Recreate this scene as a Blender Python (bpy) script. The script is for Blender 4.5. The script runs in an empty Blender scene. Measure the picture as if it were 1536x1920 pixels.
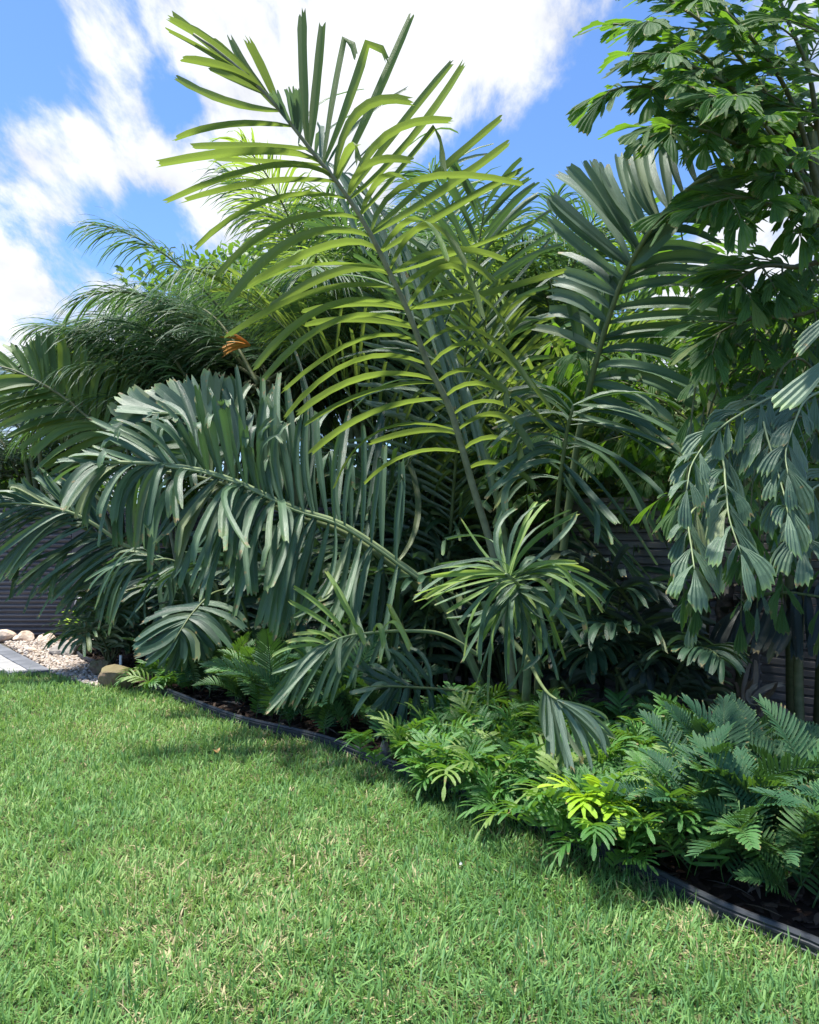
import bpy, math, random
import numpy as np
from mathutils import Vector, Matrix, Euler

rng = np.random.default_rng(7)
random.seed(7)
R = math.radians
sc = bpy.context.scene
COL = sc.collection

# ---------------------------------------------------------------- camera
FPX, HOR, CAMH = 1540.0, 1000.0, 1.5          # focal length and horizon row on a 1536 x 1920 frame
PITCH = math.atan((HOR - 960.0) / FPX)
cam_d = bpy.data.cameras.new('camera')
cam = bpy.data.objects.new('camera', cam_d); COL.objects.link(cam)
cam.location = (0, 0, CAMH); cam.rotation_euler = (R(90) + PITCH, 0, 0)
cam_d.sensor_fit = 'HORIZONTAL'; cam_d.sensor_width = 36.0; cam_d.lens = 36.0 * FPX / 1536.0
cam_d.clip_start = 0.05; cam_d.clip_end = 3000
sc.camera = cam

# ---------------------------------------------------------------- light
SUN_ELEV, SUN_AZ = R(76), R(-92)               # azimuth measured from +Y towards +X
sd = bpy.data.lights.new('sun', 'SUN'); so = bpy.data.objects.new('sun', sd); COL.objects.link(so)
sd.energy = 4.2; sd.angle = R(6.0); sd.color = (1.0, 0.955, 0.88)
sdir = Vector((math.sin(SUN_AZ) * math.cos(SUN_ELEV), math.cos(SUN_AZ) * math.cos(SUN_ELEV), math.sin(SUN_ELEV)))
so.rotation_euler = (-sdir).to_track_quat('-Z', 'Y').to_euler(); so.location = sdir * 40
sc.view_settings.view_transform = 'Standard'; sc.view_settings.look = 'None'
sc.view_settings.gamma = 1.0; sc.view_settings.use_curve_mapping = False
sc.view_settings.exposure = 1.18
sc.cycles.max_bounces = 8; sc.cycles.transparent_max_bounces = 8
sc.cycles.use_denoising = True

def px_ray(px, py):
    x, y = (px - 768.0) / FPX, (960.0 - py) / FPX
    c, s = math.cos(PITCH), math.sin(PITCH)
    return np.array([x, c - y * s, s + y * c])
def at(px, py, Y):                            # the point at that place in the view, Y metres into the garden
    d = px_ray(px, py); return np.array([0, 0, CAMH]) + d * (Y / d[1])
def ground(px, py, z=0.0):
    d = px_ray(px, py); return np.array([0, 0, CAMH]) + d * ((z - CAMH) / d[2])

world = bpy.data.worlds.new('World'); sc.world = world; world.use_nodes = True
nt = world.node_tree; N = nt.nodes; L = nt.links; N.clear()
def nd(nodes, typ, **kw):
    n = nodes.new(typ)
    for k, v in kw.items():
        if k.startswith('i_'):
            n.inputs[k[2:].replace('_', ' ')].default_value = v
        else: setattr(n, k, v)
    return n
def mth(nt, op, a, b=None, c=None, clamp=False):
    n = nt.nodes.new('ShaderNodeMath'); n.operation = op; n.use_clamp = clamp
    for i, v in enumerate((a, b, c)):
        if v is None: continue
        if isinstance(v, (int, float)): n.inputs[i].default_value = v
        else: nt.links.new(v, n.inputs[i])
    return n.outputs[0]
def build_world():
    out = nd(N, 'ShaderNodeOutputWorld'); bg = nd(N, 'ShaderNodeBackground')
    bg.inputs['Strength'].default_value = 0.115
    sky = nd(N, 'ShaderNodeTexSky', sky_type='NISHITA', sun_disc=False)
    sky.sun_elevation = SUN_ELEV; sky.sun_rotation = SUN_AZ
    sky.air_density = 1.0; sky.dust_density = 0.6; sky.ozone_density = 2.5
    tc = nd(N, 'ShaderNodeTexCoord')
    sep = nd(N, 'ShaderNodeSeparateXYZ'); L.new(tc.outputs['Generated'], sep.inputs[0])
    zz = mth(nt, 'ADD', mth(nt, 'MAXIMUM', sep.outputs[2], 0.0), 0.32)
    cx = mth(nt, 'DIVIDE', sep.outputs[0], zz); cy = mth(nt, 'DIVIDE', sep.outputs[1], zz)
    cmb = nd(N, 'ShaderNodeCombineXYZ'); L.new(cx, cmb.inputs[0]); L.new(cy, cmb.inputs[1])
    n1 = nd(N, 'ShaderNodeTexNoise', i_Scale=4.2, i_Detail=12.0, i_Roughness=0.62, i_Distortion=0.15); mpp = nd(N, 'ShaderNodeMapping'); mpp.inputs['Rotation'].default_value = (0, 0, R(-32)); mpp.inputs['Scale'].default_value = (1.7, .75, 1); L.new(cmb.outputs[0], mpp.inputs[0]); L.new(mpp.outputs[0], n1.inputs['Vector'])
    n2 = nd(N, 'ShaderNodeTexNoise', i_Scale=1.4, i_Detail=4.0, i_Roughness=0.5); L.new(cmb.outputs[0], n2.inputs['Vector'])
    # where the cloud banks and the open blue lie in this sky
    blobs = [(620, 60, 11, .26), (960, 100, 4.5, .55), (760, 200, 5, .2), (520, 330, 8, .25), (190, 230, 5, .28), (60, 330, 4, .15), (90, 600, 8, .32), (30, 480, 3, .2), (1300, 420, 9, .2),
             (30, 80, 4, -.40), (960, 25, 2.2, -.3), (860, 250, 3.5, -.2), (1060, 350, 7, -.55), (1180, 170, 6, -.5), (1010, 440, 7, -.36), (110, 440, 3.5, -.40), (320, 180, 2.4, -.5), (250, 10, 2, -.25), (260, 420, 3, -.3),
             (250, 420, 4, -.08), (1100, 10, 2.5, .2), (1300, 640, 14, .2), (640, -700, 30, .25)]
    acc = None
    for px, py, deg, w in blobs:
        d = px_ray(px, py); d = d / np.linalg.norm(d)
        dt = nd(N, 'ShaderNodeVectorMath', operation='DOT_PRODUCT'); L.new(tc.outputs['Generated'], dt.inputs[0]); dt.inputs[1].default_value = d
        q = (1 - math.cos(R(deg)))
        g = mth(nt, 'EXPONENT', mth(nt, 'DIVIDE', mth(nt, 'SUBTRACT', dt.outputs['Value'], 1.0), q))
        g = mth(nt, 'MULTIPLY', g, w)
        acc = g if acc is None else mth(nt, 'ADD', acc, g)
    base = mth(nt, 'ADD', mth(nt, 'MULTIPLY_ADD', n1.outputs['Fac'], 2.0, -0.47), mth(nt, 'MULTIPLY', mth(nt, 'SUBTRACT', n2.outputs['Fac'], 0.5), 0.5))
    tot = mth(nt, 'ADD', base, acc)
    mr = nd(N, 'ShaderNodeMapRange', interpolation_type='SMOOTHSTEP'); L.new(tot, mr.inputs['Value'])
    mr.inputs['From Min'].default_value = 0.50; mr.inputs['From Max'].default_value = 0.92
    # cloud brightness varies with its thickness
    br = nd(N, 'ShaderNodeMapRange'); L.new(tot, br.inputs['Value'])
    br.inputs['From Min'].default_value = 0.5; br.inputs['From Max'].default_value = 1.0
    br.inputs['To Min'].default_value = 3.5; br.inputs['To Max'].default_value = 4.5
    n3 = nd(N, 'ShaderNodeTexNoise', i_Scale=6.5, i_Detail=6.0, i_Roughness=0.55); L.new(cmb.outputs[0], n3.inputs['Vector'])
    brv = mth(nt, 'MULTIPLY', br.outputs[0], mth(nt, 'MULTIPLY_ADD', n3.outputs['Fac'], 0.7, 0.62))
    cc = nd(N, 'ShaderNodeVectorMath', operation='SCALE'); cc.inputs[0].default_value = (0.95, 0.98, 1.04); L.new(brv, cc.inputs['Scale'])
    skm = nd(N, 'ShaderNodeVectorMath', operation='MULTIPLY'); L.new(sky.outputs[0], skm.inputs[0]); skm.inputs[1].default_value = (.60, .78, 1.0)
    mx = nd(N, 'ShaderNodeMix', data_type='RGBA'); L.new(mr.outputs[0], mx.inputs[0]); L.new(skm.outputs[0], mx.inputs[6]); L.new(cc.outputs[0], mx.inputs[7])
    L.new(mx.outputs[2], bg.inputs['Color']); L.new(bg.outputs[0], out.inputs[0])
build_world()

# ---------------------------------------------------------------- materials
def new_mat(name):
    m = bpy.data.materials.new(name); m.use_nodes = True; m.node_tree.nodes.clear()
    return m, m.node_tree
def mixc(nt, fac, a, b, mode='MIX'):
    n = nt.nodes.new('ShaderNodeMix'); n.data_type = 'RGBA'; n.blend_type = mode; n.clamp_factor = True
    for i, v in ((0, fac), (6, a), (7, b)):
        if isinstance(v, (int, float)): n.inputs[i].default_value = v
        elif isinstance(v, tuple): n.inputs[i].default_value = (*v[:3], 1)
        else: nt.links.new(v, n.inputs[i])
    return n.outputs[2]
def leaf_mat(name, dark, light, under, trans, rough=0.42, tr=0.3, tip=None, stripe=0.95, rib=None, spec=0.5, blotch=0.25, seam=0.35):
    """attribute 'leaf' = (u across -1..1, v along 0..1, a random number per leaf)"""
    m, nt = new_mat(name); N = nt.nodes; L = nt.links
    out = nd(N, 'ShaderNodeOutputMaterial')
    at_ = nd(N, 'ShaderNodeAttribute', attribute_name='leaf'); sp = nd(N, 'ShaderNodeSeparateXYZ'); L.new(at_.outputs['Vector'], sp.inputs[0])
    u, v, r = sp.outputs
    cb = nd(N, 'ShaderNodeCombineXYZ'); L.new(mth(nt, 'MULTIPLY', u, 11.0), cb.inputs[0]); L.new(mth(nt, 'MULTIPLY', v, 1.6), cb.inputs[1]); L.new(mth(nt, 'MULTIPLY', r, 57.0), cb.inputs[2])
    ns = nd(N, 'ShaderNodeTexNoise', i_Scale=1.0, i_Detail=5.0, i_Roughness=0.8); L.new(cb.outputs[0], ns.inputs['Vector'])
    geo = nd(N, 'ShaderNodeNewGeometry')
    nb = nd(N, 'ShaderNodeTexNoise', i_Scale=7.0, i_Detail=4.0); L.new(geo.outputs['Position'], nb.inputs['Vector'])
    f = mth(nt, 'ADD', mth(nt, 'MULTIPLY', mth(nt, 'SUBTRACT', ns.outputs['Fac'], 0.5), stripe * 2), mth(nt, 'MULTIPLY', mth(nt, 'SUBTRACT', nb.outputs['Fac'], 0.5), blotch * 2))
    f = mth(nt, 'ADD', f, r, clamp=True)
    top = mixc(nt, f, dark, light)
    # the pale midrib and the darker seam beside it
    au = mth(nt, 'ABSOLUTE', u)
    ribm = nd(N, 'ShaderNodeMapRange'); L.new(au, ribm.inputs['Value'])
    ribm.inputs['From Min'].default_value = 0.04; ribm.inputs['From Max'].default_value = 0.11; ribm.inputs['To Min'].default_value = seam; ribm.inputs['To Max'].default_value = 0.0
    top = mixc(nt, ribm.outputs[0], top, rib or light)
    if tip:
        tm = nd(N, 'ShaderNodeMapRange'); L.new(mth(nt, 'ADD', v, mth(nt, 'MULTIPLY', nb.outputs['Fac'], 0.12)), tm.inputs['Value'])
        tm.inputs['From Min'].default_value = 0.95; tm.inputs['From Max'].default_value = 1.07
        top = mixc(nt, tm.outputs[0], top, tip)
    if name != 'dead_leaf':       # scorched spots and ends
        dm = nd(N, 'ShaderNodeMapRange'); nd2 = nd(N, 'ShaderNodeTexNoise', i_Scale=23.0, i_Detail=3.0); L.new(geo.outputs['Position'], nd2.inputs['Vector'])
        L.new(mth(nt, 'ADD', nd2.outputs['Fac'], mth(nt, 'MULTIPLY', mth(nt, 'POWER', v, 9.0), .17)), dm.inputs['Value']); dm.inputs['From Min'].default_value = .70; dm.inputs['From Max'].default_value = .76
        top = mixc(nt, dm.outputs[0], top, (.22, .17, .07))
        yl = nd(N, 'ShaderNodeMapRange'); L.new(r, yl.inputs['Value']); yl.inputs['From Min'].default_value = .93; yl.inputs['From Max'].default_value = .97; yl.inputs['To Max'].default_value = .08 if 'cycad' in name else .4
        top = mixc(nt, yl.outputs[0], top, (.24, .24, .07))
    und = mixc(nt, mth(nt, 'MULTIPLY', ns.outputs['Fac'], 0.7), under, tuple(c * 0.62 for c in under))
    col = mixc(nt, geo.outputs['Backfacing'], top, und)
    pb = nd(N, 'ShaderNodeBsdfPrincipled'); L.new(col, pb.inputs['Base Color'])
    L.new(mth(nt, 'ADD', mth(nt, 'MULTIPLY', ns.outputs['Fac'], 0.22), rough - 0.08), pb.inputs['Roughness'])
    pb.inputs['Specular IOR Level'].default_value = spec
    bm = nd(N, 'ShaderNodeBump'); bm.inputs['Strength'].default_value = 0.7; bm.inputs['Distance'].default_value = 0.004; L.new(ns.outputs['Fac'], bm.inputs['Height'])
    L.new(bm.outputs[0], pb.inputs['Normal'])
    tb = nd(N, 'ShaderNodeBsdfTranslucent'); tcol = mixc(nt, mth(nt, 'MULTIPLY', f, 0.6), trans, tuple(min(1, c * 1.5) for c in trans))
    L.new(tcol, tb.inputs['Color'])
    ms = nd(N, 'ShaderNodeMixShader'); ms.inputs[0].default_value = tr
    L.new(pb.outputs[0], ms.inputs[1]); L.new(tb.outputs[0], ms.inputs[2]); L.new(ms.outputs[0], out.inputs[0])
    return m
def plain_mat(name, c1, c2, scale=6.0, rough=0.8, bump=0.3, dist=0.01, stretch=(1, 1, 1), detail=6.0, spec=0.3, c3=None, lo=0.3, hi=0.7, obj_rand=0.0, topc=None, coord='Object'):
    m, nt = new_mat(name); N = nt.nodes; L = nt.links
    out = nd(N, 'ShaderNodeOutputMaterial'); pb = nd(N, 'ShaderNodeBsdfPrincipled'); tc = nd(N, 'ShaderNodeTexCoord')
    mp = nd(N, 'ShaderNodeMapping'); mp.inputs['Scale'].default_value = stretch; L.new(tc.outputs[coord], mp.inputs[0])
    ns = nd(N, 'ShaderNodeTexNoise', i_Scale=scale, i_Detail=detail, i_Roughness=0.6); L.new(mp.outputs[0], ns.inputs['Vector'])
    oi = nd(N, 'ShaderNodeObjectInfo')
    mr = nd(N, 'ShaderNodeMapRange'); L.new(ns.outputs['Fac'], mr.inputs['Value']); mr.inputs['From Min'].default_value = lo; mr.inputs['From Max'].default_value = hi
    f = mr.outputs[0]
    if obj_rand: f = mth(nt, 'ADD', f, mth(nt, 'MULTIPLY', mth(nt, 'SUBTRACT', oi.outputs['Random'], 0.5), obj_rand * 2), clamp=True)
    col = mixc(nt, f, c1, c2)
    if c3 is not None:
        n3 = nd(N, 'ShaderNodeTexNoise', i_Scale=scale * 0.45, i_Detail=5.0); L.new(mp.outputs[0], n3.inputs['Vector'])
        m3 = nd(N, 'ShaderNodeMapRange'); L.new(n3.outputs['Fac'], m3.inputs['Value']); m3.inputs['From Min'].default_value = 0.5; m3.inputs['From Max'].default_value = 0.62
        col = mixc(nt, m3.outputs[0], col, c3)
    if topc is not None:      # moss growing on the upward faces
        g = nd(N, 'ShaderNodeNewGeometry'); s2 = nd(N, 'ShaderNodeSeparateXYZ'); L.new(g.outputs['Normal'], s2.inputs[0])
        m4 = nd(N, 'ShaderNodeMapRange'); L.new(mth(nt, 'ADD', s2.outputs[2], mth(nt, 'MULTIPLY', ns.outputs['Fac'], 1.2)), m4.inputs['Value'])
        m4.inputs['From Min'].default_value = 0.85; m4.inputs['From Max'].default_value = 1.4; m4.inputs['To Max'].default_value = 0.75
        col = mixc(nt, m4.outputs[0], col, topc)
    L.new(col, pb.inputs['Base Color']); pb.inputs['Roughness'].default_value = rough; pb.inputs['Specular IOR Level'].default_value = spec
    bm = nd(N, 'ShaderNodeBump'); bm.inputs['Strength'].default_value = bump; bm.inputs['Distance'].default_value = dist; L.new(ns.outputs['Fac'], bm.inputs['Height'])
    L.new(bm.outputs[0], pb.inputs['Normal']); L.new(pb.outputs[0], out.inputs[0])
    return m

M = {}
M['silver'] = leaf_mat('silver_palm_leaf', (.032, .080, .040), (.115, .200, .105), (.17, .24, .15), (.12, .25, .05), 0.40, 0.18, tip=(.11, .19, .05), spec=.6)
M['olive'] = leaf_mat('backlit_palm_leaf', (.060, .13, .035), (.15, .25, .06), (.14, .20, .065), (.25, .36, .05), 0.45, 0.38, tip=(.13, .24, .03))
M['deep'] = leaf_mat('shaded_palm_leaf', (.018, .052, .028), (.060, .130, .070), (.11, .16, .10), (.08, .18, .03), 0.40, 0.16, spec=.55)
M['fresh'] = leaf_mat('fresh_palm_leaf', (.10, .20, .05), (.25, .38, .10), (.22, .32, .13), (.38, .55, .09), 0.4, 0.35, tip=(.30, .36, .08))
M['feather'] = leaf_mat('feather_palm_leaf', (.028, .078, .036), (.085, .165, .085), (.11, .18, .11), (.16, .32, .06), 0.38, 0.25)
M['feather_sun'] = leaf_mat('sunlit_feather_leaf', (.10, .19, .03), (.27, .40, .06), (.2, .32, .08), (.42, .60, .06), 0.4, 0.38)  # sunlit copy of the feather leaf: sunlight put into its yellow-green colour
M['fish'] = leaf_mat('fishtail_leaf', (.024, .075, .020), (.078, .165, .048), (.08, .17, .05), (.22, .45, .03), 0.54, 0.32, tip=(.09, .16, .04), stripe=1.1, seam=0.0, spec=.28)
M['fish_pale'] = leaf_mat('pale_fishtail_leaf', (.045, .10, .055), (.135, .22, .13), (.11, .18, .10), (.10, .22, .06), 0.42, 0.14, tip=(.17, .28, .09), stripe=1.1, seam=0.0, spec=.5)
M['fern'] = leaf_mat('wart_fern_leaf', (.036, .128, .028), (.115, .275, .055), (.10, .22, .05), (.24, .50, .04), 0.33, 0.22, rib=(.2, .34, .09), spec=.5, blotch=.5)
M['fern_lime'] = leaf_mat('lime_fern_leaf', (.26, .46, .02), (.42, .62, .05), (.3, .5, .04), (.5, .75, .03), 0.38, 0.3)
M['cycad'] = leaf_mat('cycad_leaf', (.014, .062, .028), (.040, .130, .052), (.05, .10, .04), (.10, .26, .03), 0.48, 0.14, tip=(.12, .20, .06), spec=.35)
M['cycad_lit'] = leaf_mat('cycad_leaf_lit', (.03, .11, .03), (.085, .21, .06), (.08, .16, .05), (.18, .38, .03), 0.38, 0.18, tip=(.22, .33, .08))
M['yellow_tree'] = leaf_mat('yellow_green_leaf', (.10, .20, .02), (.38, .50, .03), (.2, .3, .04), (.50, .66, .03), 0.45, 0.42)
M['shrub'] = leaf_mat('shrub_leaf', (.030, .085, .02), (.11, .20, .04), (.08, .14, .05), (.22, .42, .03), 0.42, 0.3)
M['dead'] = leaf_mat('dead_leaf', (.13, .085, .05), (.36, .31, .25), (.30, .27, .22), (.2, .14, .07), 0.55, 0.1)
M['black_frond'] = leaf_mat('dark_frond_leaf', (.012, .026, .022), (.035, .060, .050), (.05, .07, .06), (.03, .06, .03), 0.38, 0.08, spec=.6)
M['rachis'] = plain_mat('palm_stalk', (.10, .14, .055), (.20, .24, .11), 9, .5, .2, .004, (1, 1, 1))
M['rachis_pale'] = plain_mat('pale_palm_stalk', (.20, .27, .12), (.30, .36, .19), 9, .5, .2, .004)
M['silver_light'] = leaf_mat('light_grey_palm_leaf', (.07, .12, .08), (.18, .26, .19), (.20, .27, .19), (.2, .34, .12), 0.42, 0.25, spec=.5)
M['rachis_brown'] = plain_mat('brown_palm_stalk', (.17, .175, .105), (.30, .31, .19), 12, .55, .3, .004)
M['trunk'] = plain_mat('palm_trunk', (.05, .038, .026), (.15, .115, .085), 14, .85, .8, .02, (1, 1, 2.2))
M['cane'] = plain_mat('palm_cane', (.07, .10, .035), (.17, .17, .08), 6, .6, .3, .01, (1, 1, 3))
M['fibre'] = plain_mat('palm_fibre', (.05, .028, .015), (.22, .12, .06), 40, .9, .9, .02, (1, 1, .2))

# ---------------------------------------------------------------- object helpers
def tag(o, label=None, cat=None, group=None, kind=None):
    for k, v in (('label', label), ('category', cat), ('group', group), ('kind', kind)):
        if v: o[k] = v
    return o
def empty(name, loc):
    o = bpy.data.objects.new(name, None); COL.objects.link(o); o.location = tuple(loc); o.empty_display_size = .1
    return o
def mesh_obj(name, V, F, mat, parent=None, origin=(0, 0, 0), leaf=None, smooth=True):
    me = bpy.data.meshes.new(name); V = np.asarray(V, dtype=np.float64)
    me.from_pydata((V - np.asarray(origin)).tolist(), [], F if isinstance(F, list) else F.tolist())
    if leaf is not None:
        a = me.attributes.new('leaf', 'FLOAT_VECTOR', 'POINT'); a.data.foreach_set('vector', np.asarray(leaf, dtype=np.float32).ravel())
    if smooth: me.polygons.foreach_set('use_smooth', [True] * len(me.polygons))
    me.materials.append(mat)
    o = bpy.data.objects.new(name, me); COL.objects.link(o)
    if parent is not None:
        o.parent = parent; o.location = tuple(np.asarray(origin) - world_loc(parent))
    else: o.location = tuple(origin)
    o['_w'] = list(map(float, origin))
    return o
def world_loc(o):
    if '_w' in o.keys(): return np.array(o['_w'])
    return np.array(o.location)
def nrm(a):
    a = np.asarray(a, dtype=float); return a / np.maximum(np.linalg.norm(a, axis=-1, keepdims=True), 1e-9)
def smooth_path(pts, n):                       # Catmull-Rom through the points
    p = np.asarray(pts, float); k = len(p)
    if k == 2: return p[0] + np.linspace(0, 1, n)[:, None] * (p[1] - p[0])
    q = np.vstack([2 * p[0] - p[1], p, 2 * p[-1] - p[-2]])
    seg = np.linalg.norm(np.diff(p, axis=0), axis=1); cum = np.concatenate([[0], np.cumsum(seg)]); tt = np.linspace(0, cum[-1], n)
    out = []
    for t in tt:
        i = min(np.searchsorted(cum, t, 'right') - 1, k - 2); s = (t - cum[i]) / max(seg[i], 1e-9)
        a, b, c, d = q[i], q[i + 1], q[i + 2], q[i + 3]
        out.append(.5 * ((2 * b) + (-a + c) * s + (2 * a - 5 * b + 4 * c - d) * s * s + (-a + 3 * b - 3 * c + d) * s ** 3))
    return np.array(out)
def tube(path, radii, sides=6, squash=1.0):
    P = np.asarray(path, float); n = len(P); T = nrm(np.gradient(P, axis=0))
    ref = np.array([0, 0, 1.0]) if abs(T[0][2]) < .95 else np.array([1.0, 0, 0])
    S = nrm(np.cross(T, ref)); U = np.cross(S, T); r = np.broadcast_to(np.asarray(radii, float), (n,))
    a = np.arange(sides) * 2 * math.pi / sides
    V = (P[:, None] + (S[:, None] * np.cos(a)[None, :, None] + U[:, None] * np.sin(a)[None, :, None] * squash) * r[:, None, None]).reshape(-1, 3)
    F = [[i * sides + j, i * sides + (j + 1) % sides, (i + 1) * sides + (j + 1) % sides, (i + 1) * sides + j] for i in range(n - 1) for j in range(sides)]
    F.append(list(range(sides))[::-1]); F.append([(n - 1) * sides + j for j in range(sides)])
    return V, F
class Geo:                                     # gathers pieces of ONE mesh
    def __init__(s): s.V = []; s.F = []; s.A = []; s.n = 0
    def add(s, V, F, A=None):
        V = np.asarray(V); s.V.append(V); s.F += [[i + s.n for i in f] for f in (F if isinstance(F, list) else F.tolist())]
        s.A.append(np.zeros((len(V), 3)) if A is None else A); s.n += len(V)
    def build(s, name, mat, parent=None, origin=(0, 0, 0), leaf=True, smooth=True):
        return mesh_obj(name, np.vstack(s.V), s.F, mat, parent, origin, np.vstack(s.A) if leaf else None, smooth)
def box(x0, x1, y0, y1, z0, z1):
    V = [(x, y, z) for x in (x0, x1) for y in (y0, y1) for z in (z0, z1)]
    return V, [[0, 1, 3, 2], [4, 6, 7, 5], [0, 4, 5, 1], [2, 3, 7, 6], [0, 2, 6, 4], [1, 5, 7, 3]]

# ---------------------------------------------------------------- leaves
WP = {'strap': [(0, .32), (.12, .62), (.35, .92), (.65, 1), (.88, .92), (1, .72)],
      'feather': [(0, .35), (.12, .8), (.35, 1), (.65, .8), (.88, .4), (1, .06)],
      'blunt': [(0, .4), (.2, .9), (.5, 1), (.8, .9), (1, .35)],
      'oval': [(0, .12), (.2, .7), (.45, 1), (.7, .85), (.9, .4), (1, .05)],
      'wedge': [(0, .05), (.2, .22), (.5, .58), (.8, .9), (1, 1.0)]}
def ribbons(P, W, Nref, prof='strap', cols=5, fold=.3, jag=.0, twist=None, pleat=0.0):
    """P (m,n,3) centre lines, W (m,) widths, Nref (m,3) face normals -> V (m,k,3), F, A (m,k,3)"""
    m, n, _ = P.shape
    T = nrm(np.gradient(P, axis=1)); Nr = np.broadcast_to(Nref[:, None, :], P.shape)
    S = nrm(np.cross(T, Nr)); U = np.cross(S, T)
    v = np.linspace(0, 1, n)
    if twist is not None:
        a = twist[:, None] * v[None, :]; c, s_ = np.cos(a)[..., None], np.sin(a)[..., None]
        S, U = S * c + U * s_, U * c - S * s_
    w = np.interp(v, *zip(*WP[prof]))[None, :] * W[:, None]
    w = w * (1 + rng.normal(0, .035, (m, n)))
    u = np.array([-1, -.52, -.07, .07, .52, 1]) if cols == 6 else np.array([-1, -.09, .09, 1]) if cols == 4 else np.linspace(-1, 1, cols)
    fo = fold * np.abs(u)
    if pleat: fo = fo + pleat * (np.arange(cols) % 2)
    V = P[:, :, None] + S[:, :, None] * (u[None, None, :, None] * w[:, :, None, None] * .5) + U[:, :, None] * (fo[None, None, :, None] * w[:, :, None, None] * .5)
    if jag:
        V[:, -1] += T[:, -1, None] * (rng.uniform(-1, .55, (m, cols)) * jag * W[:, None])[..., None]
        V[:, -2] += T[:, -2, None] * (rng.uniform(-.3, .3, (m, cols)) * jag * W[:, None])[..., None]
    r = rng.uniform(0, 1, m)
    A = np.empty((m, n, cols, 3)); A[..., 0] = u[None, None]; A[..., 1] = v[None, :, None]; A[..., 2] = r[:, None, None]
    F = [[i * cols + j, i * cols + j + 1, (i + 1) * cols + j + 1, (i + 1) * cols + j] for i in range(n - 1) for j in range(cols - 1)]
    return V.reshape(m, -1, 3), F, A.reshape(m, -1, 3)
def droop_lines(p, d, Ls, droop, n=9, power=1.0):
    """leaf centre lines growing from p along d and bending under their weight"""
    m = len(p); P = np.empty((m, n, 3)); P[:, 0] = p; d = nrm(d); st = (Ls / (n - 1))[:, None]
    dr = np.broadcast_to(np.asarray(droop, float), (m,))
    for k in range(1, n):
        d = nrm(d + np.array([0, 0, -1.0]) * (dr * (k / (n - 1)) ** power / (n - 1) * 2.2)[:, None])
        P[:, k] = P[:, k - 1] + d * st
    return P
def quad_lines(r, m_, t, n=9):
    c = 2 * m_ - (r + t) * .5; s = np.linspace(0, 1, n)[None, :, None]
    return (1 - s) ** 2 * r[:, None] + 2 * s * (1 - s) * c[:, None] + s * s * t[:, None]
def put_leaves(V, F, A, mat, frond, single, name='leaflet', smooth=True):
    if single:
        for i in range(len(V)): mesh_obj(name, V[i], F, mat, frond, V[i][0], A[i], smooth)
    else:
        g = Geo()
        for i in range(len(V)): g.add(V[i], F, A[i])
        o = g.build(name + 's' if not name.endswith('s') else name, mat, frond, world_loc(frond), smooth=smooth); o['kind'] = 'stuff'

def make_stalk(parent, path, r0, r1, mat, name='frond', sides=6):
    n = len(path); V, F = tube(path, np.linspace(r0, r1, n), sides)
    return mesh_obj(name, V, F, mat, parent, path[0], np.zeros((len(V), 3)))
def pinnate(parent, path, n, Lf, w, ang, lift, droop, mat, stalk, single=False, t0=.2, r=(.018, .004), prof='strap', jag=.5, jit=.1, up=None,
            cols=5, rows=8, fold=.3, fn=None, one_side=0, asym=(1, 1), grad=None, t1=.985, seg=26, rake=0.0):
    """a feather frond: a stalk that carries two rows of leaflets"""
    C = smooth_path(path, seg); fr = make_stalk(parent, C, r[0], r[1], stalk)
    T = nrm(np.gradient(C, axis=0)); upv = np.array([0, 0, 1.0]) if up is None else nrm(up)
    S = nrm(np.cross(T, upv)); U = np.cross(S, T)
    for side in (-1, 1):
        if one_side and side != one_side: continue
        k = n; t = np.clip(np.linspace(t0, t1, k) + rng.normal(0, .25 * (t1 - t0) / k, k), 0, 1)
        idx = t * (seg - 1); ii = np.minimum(idx.astype(int), seg - 2); f = (idx - ii)[:, None]
        p = C[ii] * (1 - f) + C[ii + 1] * f; tt = T[ii]; ss = S[ii] * side; uu = U[ii]
        q = (t - t0) / (t1 - t0)
        a = np.interp(q, [0, .5, 1], ang) * R(1) + rng.normal(0, jit, k); li = np.interp(q, [0, .5, 1], lift) * R(1) + rng.normal(0, jit * 1.3, k)
        d = np.cos(a)[:, None] * tt + np.sin(a)[:, None] * (np.cos(li)[:, None] * ss + np.sin(li)[:, None] * uu)
        Ls = np.interp(q, [0, .15, .5, .85, 1], Lf) * rng.uniform(.86, 1.12, k) * asym[0 if side < 0 else 1]
        dr = droop * rng.uniform(.6, 1.4, k)
        P = droop_lines(p, d, Ls, dr, rows)
        nf = nrm(uu + ss * rake + rng.normal(0, .22, (k, 3)))
        V, F, A = ribbons(P, w * rng.uniform(.8, 1.15, k), nf, prof, cols, fold, jag, rng.normal(0, .35, k))
        put_leaves(V, F, A, mat, fr, single)
    return fr
def grow(o, az, el, length, sag, n=12, bend=1.4):
    """a stalk that leaves o at compass az / elevation el (degrees) and arches over"""
    p = np.array(o, float); out = [p.copy()]; st = length / (n - 1); e = R(el); a = R(az)
    for k in range(n - 1):
        out.append(p := p + st * np.array([math.sin(a) * math.cos(e), math.cos(a) * math.cos(e), math.sin(e)]))
        e -= R(sag) * ((k + 1) / (n - 1)) ** bend * 2.2 / (n - 1)
    return np.array(out)
exec_later = []

# ================================================================ THE SETTING
def tagk(o, kind='structure'): o['kind'] = kind; return o
m_soil = plain_mat('soil', (.022, .013, .010), (.060, .036, .026), 9, .95, .8, .03)
V, F = box(-1500, 1500, -1500, 1500, -1.0, 0.0)
tagk(mesh_obj('ground', V, F, m_soil, smooth=False))

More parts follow.
